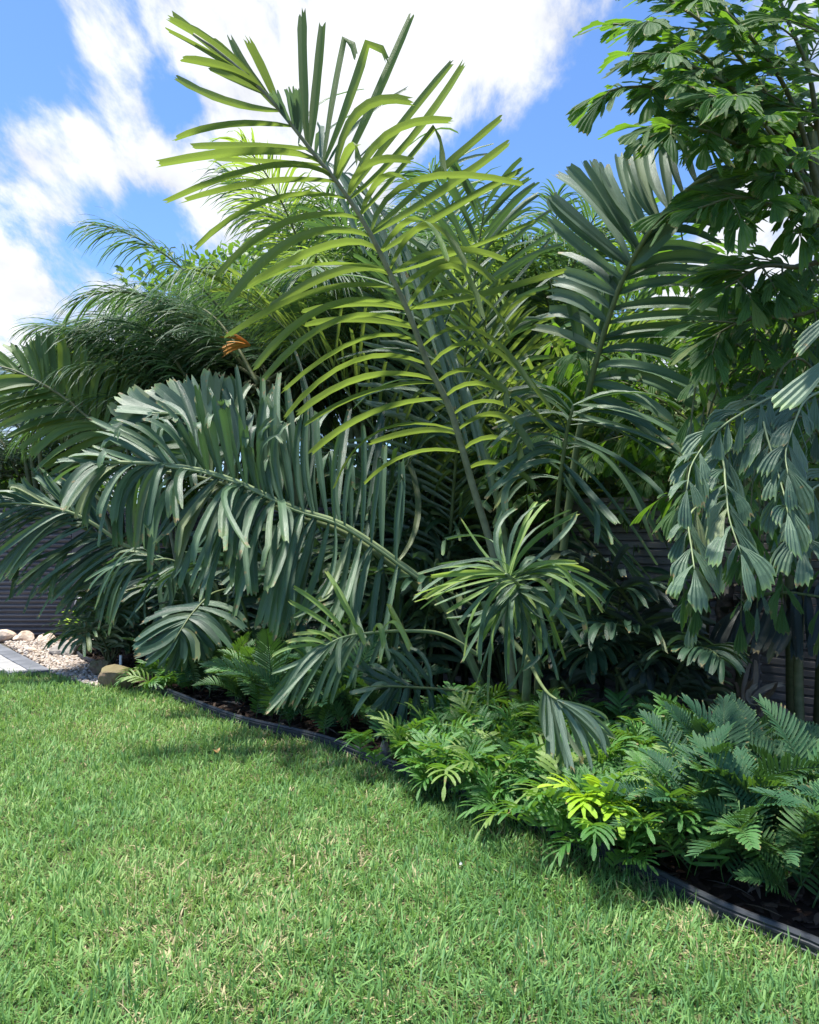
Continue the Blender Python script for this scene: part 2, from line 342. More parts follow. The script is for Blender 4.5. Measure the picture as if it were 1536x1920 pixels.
EDGE = np.array([ground(px, py) for px, py in [(1800, 1985), (1650, 1875), (1536, 1806), (1349, 1729), (1198, 1651), (1131, 1618), (1010, 1562), (870, 1500), (728, 1448), (615, 1405), (482, 1371), (429, 1355), (343, 1321), (272, 1294)]])[:, :2]
EDGE = np.vstack([[(4.0, .4), (2.9, 1.6)], EDGE])
edge_s = smooth_path(np.c_[EDGE, np.zeros(len(EDGE))], 90)[:, :2]
FAR = np.array([ground(px, py) for px, py in [(245, 1296), (190, 1294), (150, 1284), (118, 1272), (96, 1266), (0, 1267), (-300, 1263), (-800, 1256)]])[:, :2]
lawn_poly = np.vstack([edge_s, FAR, [(-12, 8.6), (-12, -3), (4.2, -3)]])
def inside(P, poly):
    x, y = P[:, 0], P[:, 1]; c = np.zeros(len(P), bool); j = len(poly) - 1
    for i in range(len(poly)):
        xi, yi = poly[i]; xj, yj = poly[j]
        c ^= ((yi > y) != (yj > y)) & (x < (xj - xi) * (y - yi) / (yj - yi + 1e-12) + xi); j = i
    return c
def sheet(name, poly, z, mat):
    V = np.c_[poly, np.full(len(poly), z)]
    import bmesh
    bm = bmesh.new(); vs = [bm.verts.new(v) for v in V]; bm.faces.new(vs)
    bmesh.ops.triangulate(bm, faces=bm.faces[:]); me = bpy.data.meshes.new(name)
    bm.normal_update()
    bm.faces.ensure_lookup_table()
    if bm.faces[0].normal.z < 0: bmesh.ops.reverse_faces(bm, faces=bm.faces[:])
    bm.to_mesh(me); bm.free(); me.materials.append(mat); o = bpy.data.objects.new(name, me); COL.objects.link(o); return tagk(o)
m_turf = plain_mat('turf_base', (.030, .045, .014), (.115, .115, .050), 14, .95, .9, .02, c3=(.17, .145, .08))
sheet('lawn', lawn_poly, .004, m_turf)

def vnoise(x, y, s, seed=0):                   # cheap smooth value noise 0..1
    r = np.random.default_rng(seed); G = r.random((64, 64)); x = x * s + 31.7; y = y * s + 17.3
    xi, yi = np.floor(x).astype(int), np.floor(y).astype(int); fx, fy = x - xi, y - yi
    fx = fx * fx * (3 - 2 * fx); fy = fy * fy * (3 - 2 * fy); g = lambda a, b: G[a % 64, b % 64]
    return (g(xi, yi) * (1 - fx) + g(xi + 1, yi) * fx) * (1 - fy) + (g(xi, yi + 1) * (1 - fx) + g(xi + 1, yi + 1) * fx) * fy

# grass: one mesh of blades, denser close by
def grass():
    pts = []
    for y0, y1, dens in [(1.5, 2.6, 9500), (2.6, 3.6, 9500), (3.6, 5.0, 7000), (5.0, 6.6, 5000), (6.6, 9.2, 3600)]:
        xw = y1 * .5 + .9; n = int(dens * (y1 - y0) * 2 * xw)
        P = np.c_[rng.uniform(-xw, xw, n), rng.uniform(y0, y1, n)]
        keep = (np.abs(P[:, 0]) < P[:, 1] * .5 + .75); P = P[keep]; pts.append(P[inside(P, lawn_poly)])
    P = np.vstack(pts); x, y = P.T
    big = vnoise(x, y, 1.1, 3) * .6 + vnoise(x, y, 3.3, 4) * .4; cl = vnoise(x, y, 9, 5); fine = vnoise(x, y, 26, 6)
    keep = rng.random(len(P)) < (.62 + .5 * fine); P = P[keep]; x, y = P.T; big, cl, fine = big[keep], cl[keep], fine[keep]
    m = len(P); far = np.clip((y - 2) / 6, 0, 1)
    H = rng.uniform(.030, .085, m) * (.75 + .5 * cl) * (1 + .55 * (rng.random(m) > .93)); Wd = rng.uniform(.0028, .0075, m) * (1 + .55 * far)
    az = rng.uniform(0, 2 * math.pi, m); lean = np.abs(rng.normal(.45, .38, m)); curl = rng.normal(.35, .35, m)
    # neighbours lean alike
    az = np.where(rng.random(m) < .45, 6.28 * vnoise(x, y, 5, 8) * 1.5 + rng.normal(0, .6, m), az)
    side = np.c_[np.cos(az + 1.57 + rng.normal(0, .5, m)), np.sin(az + 1.57), np.zeros(m)]
    d = np.c_[np.cos(az), np.sin(az), np.zeros(m)]
    V = np.empty((m, 7, 3)); base = np.c_[x, y, np.full(m, .002)]
    for k, (s, w) in enumerate([(0, .75), (.38, 1.0), (.75, .8)]):
        th = lean + curl * s; c = base + d * (np.sin(th) * s * H)[:, None]; c[:, 2] += np.cos(np.clip(th, 0, 1.35)) * s * H
        V[:, 2 * k] = c - side * (w * Wd / 2)[:, None]; V[:, 2 * k + 1] = c + side * (w * Wd / 2)[:, None]
    th = lean + curl; V[:, 6] = base + d * (np.sin(th) * H)[:, None]; V[:, 6, 2] += np.cos(np.clip(th, 0, 1.5)) * H
    # distance from the bed edge: drier and browner there
    de = np.min(np.linalg.norm(P[:, None] - edge_s[None, ::3], axis=2), axis=1)
    dry = np.clip((big - .50) * 1.6 + (cl - .5) * .7 + .42 * np.exp(-de / .28) + .10, 0.02, .8)
    dead = rng.random(m) < dry * .50
    hue = np.where(dead, rng.uniform(.72, 1.0, m), np.clip(rng.normal(.30, .13, m) + (big - .5) * .35 + .1 * (x < -1) , .02, .66))
    V[dead, :, 2] *= .7
    A = np.empty((m, 7, 3)); A[..., 0] = np.array([-1, 1, -1, 1, -1, 1, 0]); A[..., 1] = np.array([0, 0, .4, .4, .75, .75, 1]); A[..., 2] = hue[:, None]
    me = bpy.data.meshes.new('grass'); me.vertices.add(m * 7); me.vertices.foreach_set('co', V.astype(np.float32).ravel())
    f = np.array([0, 1, 3, 2, 2, 3, 5, 4, 4, 5, 6]); idx = (np.arange(m)[:, None] * 7 + f[None]).ravel()
    ls = (np.arange(m)[:, None] * 11 + np.array([0, 4, 8])[None]).ravel(); lt = np.tile([4, 4, 3], m)
    me.loops.add(m * 11); me.loops.foreach_set('vertex_index', idx.astype(np.int32))
    me.polygons.add(m * 3); me.polygons.foreach_set('loop_start', ls.astype(np.int32)); me.polygons.foreach_set('loop_total', lt.astype(np.int32))
    me.polygons.foreach_set('use_smooth', np.ones(m * 3, bool))
    a = me.attributes.new('leaf', 'FLOAT_VECTOR', 'POINT'); a.data.foreach_set('vector', A.astype(np.float32).ravel()); me.update(calc_edges=True)
    g, nt = new_mat('grass_blade'); Nn = nt.nodes; L = nt.links
    out = nd(Nn, 'ShaderNodeOutputMaterial'); at_ = nd(Nn, 'ShaderNodeAttribute', attribute_name='leaf'); sp = nd(Nn, 'ShaderNodeSeparateXYZ'); L.new(at_.outputs['Vector'], sp.inputs[0])
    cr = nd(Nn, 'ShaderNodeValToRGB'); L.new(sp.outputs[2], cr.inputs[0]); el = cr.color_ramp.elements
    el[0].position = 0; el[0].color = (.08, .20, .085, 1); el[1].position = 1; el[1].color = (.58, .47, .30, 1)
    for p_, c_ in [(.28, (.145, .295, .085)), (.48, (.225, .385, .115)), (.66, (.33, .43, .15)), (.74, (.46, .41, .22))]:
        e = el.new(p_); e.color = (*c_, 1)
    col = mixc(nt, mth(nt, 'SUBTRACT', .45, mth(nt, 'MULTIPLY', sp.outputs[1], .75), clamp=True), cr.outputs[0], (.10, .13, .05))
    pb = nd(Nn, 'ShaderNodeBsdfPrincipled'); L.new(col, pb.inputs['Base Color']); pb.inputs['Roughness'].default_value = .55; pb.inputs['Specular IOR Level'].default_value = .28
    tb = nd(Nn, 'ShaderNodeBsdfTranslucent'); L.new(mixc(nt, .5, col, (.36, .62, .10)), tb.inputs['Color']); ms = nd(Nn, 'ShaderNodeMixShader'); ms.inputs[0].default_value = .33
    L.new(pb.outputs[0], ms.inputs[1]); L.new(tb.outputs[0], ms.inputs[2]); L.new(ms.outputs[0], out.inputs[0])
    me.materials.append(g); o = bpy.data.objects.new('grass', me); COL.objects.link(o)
    tag(o, 'green lawn grass with dry straw coloured blades among it', 'grass', kind='stuff'); print('grass blades', m)
grass()

# ---- paver path
m_pav = plain_mat('light_paver', (.30, .30, .30), (.46, .45, .43), 5, .85, .25, .004, obj_rand=.5)
m_pavd = plain_mat('grey_border_paver', (.12, .13, .15), (.19, .20, .225), 6, .85, .25, .004, obj_rand=.4)
pe = np.array([-4.57, 9.78]); pdir = np.array([.606, -.795]); pn = np.array([-.795, -.606])   # edge of the path, its direction, towards the path
q = [pe - pdir * 1.9, pe + pdir * 1.6, pe + pdir * 1.6 + pn * 6, pe - pdir * 1.9 + pn * 6]
pq = np.array([q[0], q[1], q[1] + pn * .0 + [-9, 0], q[0] + [-6, 0]])
path = sheet('path', np.array([(-5.60, 11.30), (-3.72, 8.62), (-10.5, 8.62), (-10.5, 11.30)]), .008, plain_mat('path_joint_sand', (.07, .065, .055), (.13, .12, .10), 20, .95, .4, .004))
def block(l, w, h=.04, b=.006):
    V = []; F = []
    for z, i in ((0, 0), (h - b, 0), (h, b)):
        V += [(-l / 2 + i, -w / 2 + i, z), (l / 2 - i, -w / 2 + i, z), (l / 2 - i, w / 2 - i, z), (-l / 2 + i, w / 2 - i, z)]
    for k in range(2): F += [[k * 4 + j, k * 4 + (j + 1) % 4, k * 4 + 4 + (j + 1) % 4, k * 4 + 4 + j] for j in range(4)]
    F.append([8, 9, 10, 11]); return V, F
ang0 = math.atan2(pdir[1], pdir[0]); pav_mesh = {}
def paver(s, t, l, w, mat):
    c = pe + pdir * s + pn * t
    if not (8.70 < c[1] < 11.25 and c[0] > -9.5): return
    if c[1] < 8.62 + .2: pass
    key = (round(l, 3), round(w, 3), mat.name)
    if key not in pav_mesh:
        V, F = block(l - .012, w - .012); me = bpy.data.meshes.new('paver'); me.from_pydata(V, [], F); me.materials.append(mat); pav_mesh[key] = me
    o = bpy.data.objects.new('paver', pav_mesh[key]); COL.objects.link(o); o.parent = path
    o.location = (c[0], c[1], .010 + rng.uniform(-.002, .002)); o.rotation_euler = (rng.normal(0, .004), rng.normal(0, .004), ang0)
s = -2.2
while s < 2.2: paver(s, .10, .30, .20, m_pavd); s += .30
row = 0; t = .20
while t < 3.6:
    w = (.20, .14)[row % 2]; s = -3.5 - (row * .137) % .3
    while s < 3.6:
        l = float(rng.choice([.20, .30, .26])); paver(s + l / 2, t + w / 2, l, w, m_pav); s += l
    t += w; row += 1

# ---- gravel bed of pebbles
grav_poly = np.array([(-5.62, 11.34), (-3.70, 8.60), *[tuple(FAR[i]) for i in (3, 2, 1)], tuple(ground(205, 1280)[:2]), tuple(ground(172, 1256)[:2]), tuple(ground(152, 1243)[:2]), tuple(ground(132, 1222)[:2]), (-3.6, 11.34)])
m_grav = plain_mat('gravel_bed', (.25, .20, .16), (.50, .42, .35), 30, .95, .6, .01)
sheet('gravel_ground', grav_poly, .012, m_grav)
ICO_V = np.array([(0, 0, -1), (.72, -.53, -.45), (-.28, -.85, -.45), (-.89, 0, -.45), (-.28, .85, -.45), (.72, .53, -.45), (.28, -.85, .45), (-.72, -.53, .45), (-.72, .53, .45), (.28, .85, .45), (.89, 0, .45), (0, 0, 1)])
ICO_F = np.array([(0, 1, 2), (1, 0, 5), (0, 2, 3), (0, 3, 4), (0, 4, 5), (1, 5, 10), (2, 1, 6), (3, 2, 7), (4, 3, 8), (5, 4, 9), (1, 10, 6), (2, 6, 7), (3, 7, 8), (4, 8, 9), (5, 9, 10), (6, 10, 11), (7, 6, 11), (8, 7, 11), (9, 8, 11), (10, 9, 11)])
def bits(name, poly, n, size, flat, z0, mat, label, cat, box_=None, elong=1.3, stick=False, zrand=.02):
    mn, mxx = poly.min(0), poly.max(0); P = rng.uniform(mn, mxx, (n, 2)); P = P[inside(P, poly)]; m = len(P)
    sc_ = rng.uniform(size[0], size[1], (m, 1, 1)); sh = np.c_[rng.uniform(.9, elong, m), rng.uniform(.55, 1, m), rng.uniform(flat * .7, flat * 1.2, m)][:, None]
    V = ICO_V[None] * (1 + rng.normal(0, .10, (m, 12, 1))) * sh * sc_
    a = rng.uniform(0, 6.283, m); t_ = rng.normal(0, .35, m); c, s_ = np.cos(a)[:, None], np.sin(a)[:, None]; ct, st = np.cos(t_)[:, None], np.sin(t_)[:, None]
    X, Y, Z = V[..., 0], V[..., 1], V[..., 2]; X, Z = X * ct + Z * st, -X * st + Z * ct; X, Y = X * c - Y * s_, X * s_ + Y * c
    V = np.stack([X + P[:, :1], Y + P[:, 1:], Z + z0 + rng.uniform(0, zrand, (m, 1))], -1).reshape(-1, 3)
    F = (ICO_F[None] + 12 * np.arange(m)[:, None, None]).reshape(-1, 3)
    A = np.zeros((m, 12, 3)); A[..., 2] = rng.random(m)[:, None]
    o = mesh_obj(name, V, F, mat, leaf=A.reshape(-1, 3), smooth=not stick); tag(o, label, cat, kind='stuff'); return o
def rnd_mat(name, stops, rough=.8, spec=.3):
    m, nt = new_mat(name); N = nt.nodes; L = nt.links; out = nd(N, 'ShaderNodeOutputMaterial'); pb = nd(N, 'ShaderNodeBsdfPrincipled')
    a = nd(N, 'ShaderNodeAttribute', attribute_name='leaf'); sp = nd(N, 'ShaderNodeSeparateXYZ'); L.new(a.outputs['Vector'], sp.inputs[0])
    cr = nd(N, 'ShaderNodeValToRGB'); L.new(sp.outputs[2], cr.inputs[0]); e = cr.color_ramp.elements
    e[0].color = (*stops[0], 1); e[1].color = (*stops[-1], 1)
    for i, s_ in enumerate(stops[1:-1]): x = e.new((i + 1) / (len(stops) - 1)); x.color = (*s_, 1)
    ns = nd(N, 'ShaderNodeTexNoise', i_Scale=60.0, i_Detail=4.0); col = mixc(nt, mth(nt, 'MULTIPLY', ns.outputs['Fac'], .5), cr.outputs[0], tuple(c * .6 for c in stops[0]))
    L.new(col, pb.inputs['Base Color']); pb.inputs['Roughness'].default_value = rough; pb.inputs['Specular IOR Level'].default_value = spec; L.new(pb.outputs[0], out.inputs[0]); return m
m_peb = rnd_mat('pebble', [(.26, .20, .16), (.42, .35, .29), (.55, .46, .38), (.66, .60, .53), (.38, .36, .35)])
bits('gravel', grav_poly, 9500, (.016, .034), .6, .02, m_peb, 'pale river pebbles spread between the paved path and the bed', 'gravel')
m_chip = rnd_mat('mulch_chip', [(.018, .011, .009), (.040, .024, .018), (.075, .048, .034), (.15, .105, .075)], .9)
bed_poly = np.vstack([edge_s[::3] + np.array([.07, .07]), [(-1.6, 8.9), (-2.2, 9.6), (0.5, 8.2), (3.2, 5.5), (5.2, 3.0)]])
bits('mulch', bed_poly, 26000, (.012, .034), .22, .006, m_chip, 'dark bark mulch over the planting bed behind the edging', 'mulch', elong=2.4, stick=True, zrand=.022)
bed2 = np.array([ground(*p)[:2] for p in [(175, 1258), (205, 1282), (300, 1300), (340, 1240), (260, 1205), (150, 1225)]])
bits('mulch', bed2, 2600, (.02, .045), .25, .01, m_chip, 'dark bark mulch round the white pipe beside the mossy rocks', 'mulch', elong=2.4, stick=True)

# ---- black plastic edging with its ribbed face
m_edge = plain_mat('black_edging_plastic', (.022, .025, .030), (.055, .06, .068), 22, .5, .2, .003, (1, 1, 6))
def edging(path2, label, h=.085):
    e = empty('garden_edging', (*path2[0], 0)); tag(e, label, 'garden edging')
    prof = [(0, -.03), (.0, .018), (-.006, .022), (-.006, .030), (0, .034), (0, .048), (-.006, .052), (-.006, .060), (0, .064), (-.004, h - .012), (.004, h), (.016, h), (.022, h - .010), (.014, h - .03), (.014, -.03)]
    n = len(path2); T = nrm(np.gradient(path2, axis=0)); Nn = np.c_[T[:, 1], -T[:, 0]]
    nseg = max(1, n // 14)
    cuts = np.linspace(0, n - 1, nseg + 1).astype(int)
    for a, b in zip(cuts[:-1], cuts[1:]):
        V = []; k = len(prof); F = []
        for i in range(a, b + 1):
            for px, pz in prof: V.append((path2[i][0] + Nn[i][0] * (px + .004 * math.sin(i * .7)), path2[i][1] + Nn[i][1] * px, pz + .004 * math.sin(i * .31)))
        for i in range(b - a):
            F += [[i * k + j, i * k + (j + 1) % k, (i + 1) * k + (j + 1) % k, (i + 1) * k + j] for j in range(k)]
        F += [list(range(k)), [(b - a) * k + j for j in range(k)][::-1]]
        mesh_obj('edging_strip', V, F, m_edge, e, (*path2[0], 0), smooth=False)
edging(edge_s, 'long black plastic edging strip curving between lawn and mulch')
back_edge = smooth_path(np.array([ground(*p) for p in [(205, 1268), (180, 1254), (150, 1240), (138, 1226)]]), 16)[:, :2]
edging(back_edge, 'short black edging strip between pebbles and mulch behind the mossy rocks')

# ---- fences of horizontal slats
m_fr = plain_mat('brown_fence_slat', (.16, .145, .14), (.25, .23, .22), 5, .6, .4, .004, (1, 1, 30), obj_rand=.35)
m_fl = plain_mat('dark_fence_slat', (.070, .068, .076), (.115, .112, .122), 5, .5, .3, .004, (1, 1, 20), obj_rand=.25)
def slat_fence(name, A, B, h, panels, pitch, prof, mat, label, cat='fence', post=True):
    A, B = np.array(A, float), np.array(B, float); e = empty(name, (*A, 0)); tag(e, label, cat)
    d = (B - A) / np.linalg.norm(B - A); n2 = np.array([d[1], -d[0]])
    if n2 @ (-A) < 0: n2 = -n2
    L_ = np.linalg.norm(B - A) / panels; k = len(prof); pw = .035
    V = []; 
    for s_ in (0, L_ - 2 * pw - .004):
        for o_, z in prof: V.append((*(d * s_ + n2 * o_), z))
    F = [[j, (j + 1) % k, k + (j + 1) % k, k + j] for j in range(k)] + [list(range(k))[::-1], [k + j for j in range(k)]]
    me = bpy.data.meshes.new('slat'); me.from_pydata(V, [], F); me.materials.append(mat)
    for p in range(panels):
        for r_ in range(int(h / pitch)):
            o = bpy.data.objects.new('slat', me); COL.objects.link(o); o.parent = e
            o.location = (*(d * (p * L_ + pw + .002)), .05 + r_ * pitch + rng.normal(0, .0008)); o.rotation_euler = (0, 0, rng.normal(0, .0006))
    for p in range(panels + 1):
        V, F = tube([(*(d * p * L_), -.05), (*(d * p * L_), h + .06)], [.042, .042], 4)
        c = np.array([0, 0, 0]); mesh_obj('post', V + np.array([*A, 0]), F, mat, e, (*A, 0), smooth=False)
    V, F = box(0, 1, 0, 1, 0, 1)
    V = [(*(A + d * (v[0] * L_ * panels) + n2 * (v[1] * .07 - .035)), h + .02 + v[2] * .04) for v in V]; mesh_obj('top_rail', V, F, mat, e, (*A, 0), smooth=False)
    return e
prof_r = [(-.012, 0), (-.004, .001), (.012, .005), (.018, .010), (.018, .050), (.012, .055), (-.004, .058), (-.004, .0655), (-.012, .0655)]
slat_fence('slat_fence', (5.4, 3.65), (-2.86, 11.58), 1.75, 6, .066, prof_r, m_fr, 'brown horizontal slat fence running behind the palms on the right')
prof_l = [(-.010, 0), (-.002, .001), (.014, .010), (.024, .024), (.024, .036), (.014, .050), (-.002, .060), (-.002, .0655), (-.010, .0655)]
slat_fence('slat_fence', (-2.92, 11.66), (-4.56, 11.66), 1.8, 1, .066, prof_l, m_fl, 'short dark corrugated fence panel right of the gate post')
gate = slat_fence('slat_gate', (-4.74, 11.62), (-10.4, 11.62), 1.8, 2, .066, prof_l, m_fl, 'dark corrugated gate behind the row of rocks at the far left', 'gate')
g_ = Geo(); V, F = box(-4.735, -4.565, 11.575, 11.70, 0, 1.86); mesh_obj('gate_post', V, F, m_fl, gate, (-4.65, 11.6, 0), smooth=False)
m_metal = plain_mat('white_metal', (.65, .65, .65), (.8, .8, .8), 10, .35, .05, .001)
a = np.linspace(R(-20), R(200), 14); V, F = tube([(-4.62 + .075 * math.cos(t), 11.555, .50 + .10 * math.sin(t)) for t in a], .006, 6)
mesh_obj('latch_handle', V, F, m_metal, gate, (-4.62, 11.555, .5))

# ---- rocks
def rock(px, py, w, h, d, mat, label, seed, cat='rock', group=None, rot=0, name='rock', cuts=7, Y=None, sub=3):
    import bmesh
    r = np.random.default_rng(seed); bm = bmesh.new(); bmesh.ops.create_icosphere(bm, subdivisions=sub, radius=1)
    co = np.array([v.co[:] for v in bm.verts])
    for _ in range(cuts * 2):                       # flat broken faces
        n_ = nrm(r.normal(0, 1, 3)); k = r.uniform(.48, .80); s_ = co @ n_; co = np.where((s_ > k)[:, None], co - (s_ - k)[:, None] * n_ * .97, co)
    co *= 1 + (vnoise(co[:, 0] * 2 + co[:, 2], co[:, 1] * 2 - co[:, 2], 1.6, seed)[:, None] - .5) * .22
    co += r.normal(0, .012, co.shape)
    co = co / np.abs(co).max(0) * np.array([w / 2, d / 2, h * .62]); c, s_ = math.cos(rot), math.sin(rot)
    co = np.c_[co[:, 0] * c - co[:, 1] * s_, co[:, 0] * s_ + co[:, 1] * c, co[:, 2] + h * .38]
    for v, q_ in zip(bm.verts, co): v.co = q_
    me = bpy.data.meshes.new(name); bm.to_mesh(me); bm.free(); me.materials.append(mat); me.polygons.foreach_set('use_smooth', [False] * len(me.polygons))
    o = bpy.data.objects.new(name, me); COL.objects.link(o); o.location = tuple(ground(px, py)); tag(o, label, cat, group); return o
m_mossy = plain_mat('mossy_sandstone', (.15, .095, .075), (.36, .27, .18), 7, .9, 1.0, .04, c3=(.15, .14, .06), topc=(.17, .155, .07))
m_tan = plain_mat('tan_rock', (.48, .36, .27), (.74, .64, .54), 9, .9, .9, .02, c3=(.50, .34, .25))
m_greyr = plain_mat('grey_rock', (.20, .18, .16), (.40, .36, .32), 9, .9, .9, .03)
rock(222, 1290, .42, .22, .30, m_mossy, 'large brown sandstone rock with mossy top at the corner of the lawn', 5, cuts=9, rot=.15)
rock(190, 1270, .24, .19, .22, m_mossy, 'upright mossy rock just behind the large brown sandstone one', 8, cuts=9)
rock(122, 1232, .46, .22, .30, m_greyr, 'flat grey rock lying in the pebbles beside the bed', 11)
rock(60, 1228, .14, .11, .12, m_tan, 'small round tan stone alone in the pebbles', 12)
for i, (px, w, h, lab) in enumerate([(4, .40, .19, 'wide pale rock under the gate at the left end of the row'), (45, .29, .17, 'rounded tan rock second from the left in the row by the gate'),
                                     (89, .28, .15, 'flat topped tan rock in the middle of the row by the gate'), (124, .26, .15, 'pale rock in the row by the gate nearest the green plants'), (-48, .36, .18, 'pale rock in the row by the gate')]):
    if px > -40: rock(px, 1206, w, h, .22, m_tan, lab, 20 + i, rot=.1 * i)
rock(722, 1428, .12, .15, .12, m_greyr, 'small brownish stone between the black edging and the ferns', 31)
V, F = tube([ground(226, 1272) + [0, 0, -.05], ground(226, 1272) + [0, 0, .24]], [.014, .014], 10)
tag(mesh_obj('plastic_pipe', V, F, m_metal, origin=ground(226, 1272)), 'short white plastic pipe standing upright behind the mossy rock', 'pipe')

# ================================================================ PALMS AND PLANTS
def deeper(pts, Yt, k): return [(p[0], p[1], p[2] + (Yt - p[2]) * k) for p in pts]
def keyed_frond(parent, rachis, Ykey, keys, mat, stalk, w=.055, r=(.03, .006), n=None, single=True, jit=6, up=(0, -.55, .83), t0=0, prof='strap', jag=.7, cols=6, rows=9, sx=None, fold=.5, name='leaflet', tw=.3, hook=(0, 0)):
    """rachis: (px, py, Y) points; keys: per side a list of (root px,py, mid px,py, tip px,py, dY) leaflets; n (per side) interpolates between them"""
    R3 = np.array([at(*p) for p in rachis]); C = smooth_path(R3, 40); fr = make_stalk(parent, C, r[0], r[1], stalk, sides=8)
    # the point of the stalk that is seen at a pixel
    rp = np.array([(p[0], p[1]) for p in rachis], float); rY = np.array([p[2] for p in rachis])
    def root(px, py):
        best = None
        for i in range(len(rp) - 1):
            a, b = rp[i], rp[i + 1]; t = np.clip(((px - a[0]) * (b - a)[0] + (py - a[1]) * (b - a)[1]) / ((b - a) @ (b - a)), 0, 1)
            c = a + t * (b - a); d = math.hypot(c[0] - px, c[1] - py)
            if best is None or d < best[0]: best = (d, at(c[0], c[1], rY[i] * (1 - t) + rY[i + 1] * t), rY[i] * (1 - t) + rY[i + 1] * t)
        q_ = best[1]; j = np.argmin(np.linalg.norm(C - q_, axis=1)); return C[j] * .75 + q_ * .25, best[2]
    for side_i, kl in enumerate(keys):
        K = np.array([k[:7] for k in kl], float)
        if n and n[side_i] and n[side_i] != len(kl):
            s = np.linspace(0, len(kl) - 1, n[side_i]); s[1:-1] += rng.normal(0, .12, len(s) - 2); s = np.clip(s, 0, len(kl) - 1)
            K = np.stack([np.interp(s, np.arange(len(kl)), K[:, c]) for c in range(7)], 1)
            K[:, 2:6] += rng.normal(0, jit, (len(K), 4)); K[:, 4:6] += rng.normal(0, jit * 1.2, (len(K), 2)); K[:, 6] += rng.normal(0, .08, len(K))
        Pr, Pm, Pt = [], [], []
        for k in K:
            p, Y = root(k[0], k[1]); Pr.append(p); Pm.append(at(k[2], k[3], Y + k[6] * .45)); Pt.append(at(k[4], k[5], Y + k[6]))
        Pr, Pm, Pt = map(np.array, (Pr, Pm, Pt)); P = quad_lines(Pr, Pm, Pt, rows)
        m = len(P)
        for i in range(m):                     # tips that have creased and folded over
            if rng.random() < hook[side_i % 2]:
                f = int(rows * rng.uniform(.55, .85)); st = np.linalg.norm(P[i, 1] - P[i, 0]) * .75; d_ = nrm(nrm(P[i, f] - P[i, f - 1]) * .45 + np.array([rng.normal(0, .25), -.35, -.8])); g_ = nrm(d_ + np.array([0, 0, -1.2]))
                for k in range(f + 1, rows): P[i, k] = P[i, k - 1] + st * (d_ if k == f + 1 else g_)
        nf = nrm(np.array(up)[None] + rng.normal(0, .16, (m, 3)))
        V, F, A = ribbons(P, w * rng.uniform(.82, 1.15, m), nf, prof, cols, fold, jag, rng.normal(0, tw, m))
        put_leaves(V, F, A, mat if not isinstance(mat, (list, tuple)) else mat[side_i], fr, single, name)
    return fr
Z1 = lambda *v: tuple((250 + a / 2.043) if i % 2 == 0 else a / 2.043 for i, a in enumerate(v))     # enlarged tracings of the photograph
Z3 = lambda *v: tuple((a / 2.4) if i % 2 == 0 else 500 + a / 2.4 for i, a in enumerate(v))
Z4 = lambda *v: tuple((500 + a / 2.4) if i % 2 == 0 else 800 + a / 2.4 for i, a in enumerate(v))
Z2 = lambda *v: tuple((900 + a / 2.4) if i % 2 == 0 else a / 2.4 for i, a in enumerate(v))
Z5 = lambda *v: tuple((1000 + a * .3646) if i % 2 == 0 else 700 + a * .3646 for i, a in enumerate(v))

# ---- the central palm
cp = empty('sugar_palm', ground(955, 1372)); tag(cp, 'tall palm in the middle whose longest backlit frond rises across the sky', 'palm')
rach = [(965, 1330, 6.2), (950, 1180, 6.05), (925, 1040, 5.9)] + [(*Z1(a, b), y) for a, b, y in [(1300, 1860, 5.7), (1215, 1570, 5.45), (1130, 1400, 5.3), (1060, 1210, 5.1), (985, 1050, 4.95), (900, 880, 4.8), (790, 710, 4.65), (700, 600, 4.55), (600, 470, 4.45), (480, 330, 4.35), (330, 200, 4.25), (230, 130, 4.2)]]
Lk = [(480, 330, 330, 190, 125, 68, -.1), (470, 320, 300, 180, 140, 52, .1), (500, 350, 330, 230, 118, 112, -.15), (520, 370, 380, 270, 190, 225, -.2), (460, 310, 340, 195, 215, 105, .15), (520, 372, 420, 320, 290, 262, .1),
      (530, 380, 430, 270, 305, 150, .1), (540, 400, 450, 290, 365, 140, .1), (500, 480, 350, 385, 160, 295, .3), (545, 440, 500, 280, 432, 145, -.15),
      (575, 475, 370, 478, 155, 535, -.25), (720, 620, 500, 580, 95, 628, -.2), (690, 600, 420, 560, 225, 562, .4), (740, 650, 500, 620, 310, 612, .4),
      (760, 680, 540, 635, 122, 775, -.35), (790, 718, 500, 700, 180, 775, -.1), (820, 785, 520, 770, 232, 960, -.35), (870, 868, 590, 850, 315, 1062, -.4), (905, 918, 630, 912, 358, 1166, -.4),
      (935, 965, 760, 938, 420, 1108, 0), (955, 1045, 700, 1018, 432, 1110, -.2), (975, 1085, 800, 1035, 530, 1172, .1), (990, 1106, 720, 1112, 358, 1290, -.35), (1015, 1170, 745, 1175, 460, 1416, -.4),
      (1030, 1200, 860, 1165, 650, 1195, .3), (1055, 1240, 790, 1225, 495, 1456, -.35), (1070, 1270, 860, 1225, 662, 1245, .3), (1085, 1325, 880, 1300, 566, 1508, -.3), (1110, 1395, 850, 1385, 580, 1602, -.3),
      (1140, 1450, 890, 1445, 625, 1590, -.2), (1160, 1495, 910, 1500, 652, 1632, -.2), (1182, 1560, 920, 1580, 670, 1746, -.2), (1210, 1632, 950, 1650, 770, 1872, -.3), (1235, 1690, 1100, 1650, 900, 1700, .3), (1260, 1760, 1060, 1740, 880, 1860, -.2)]
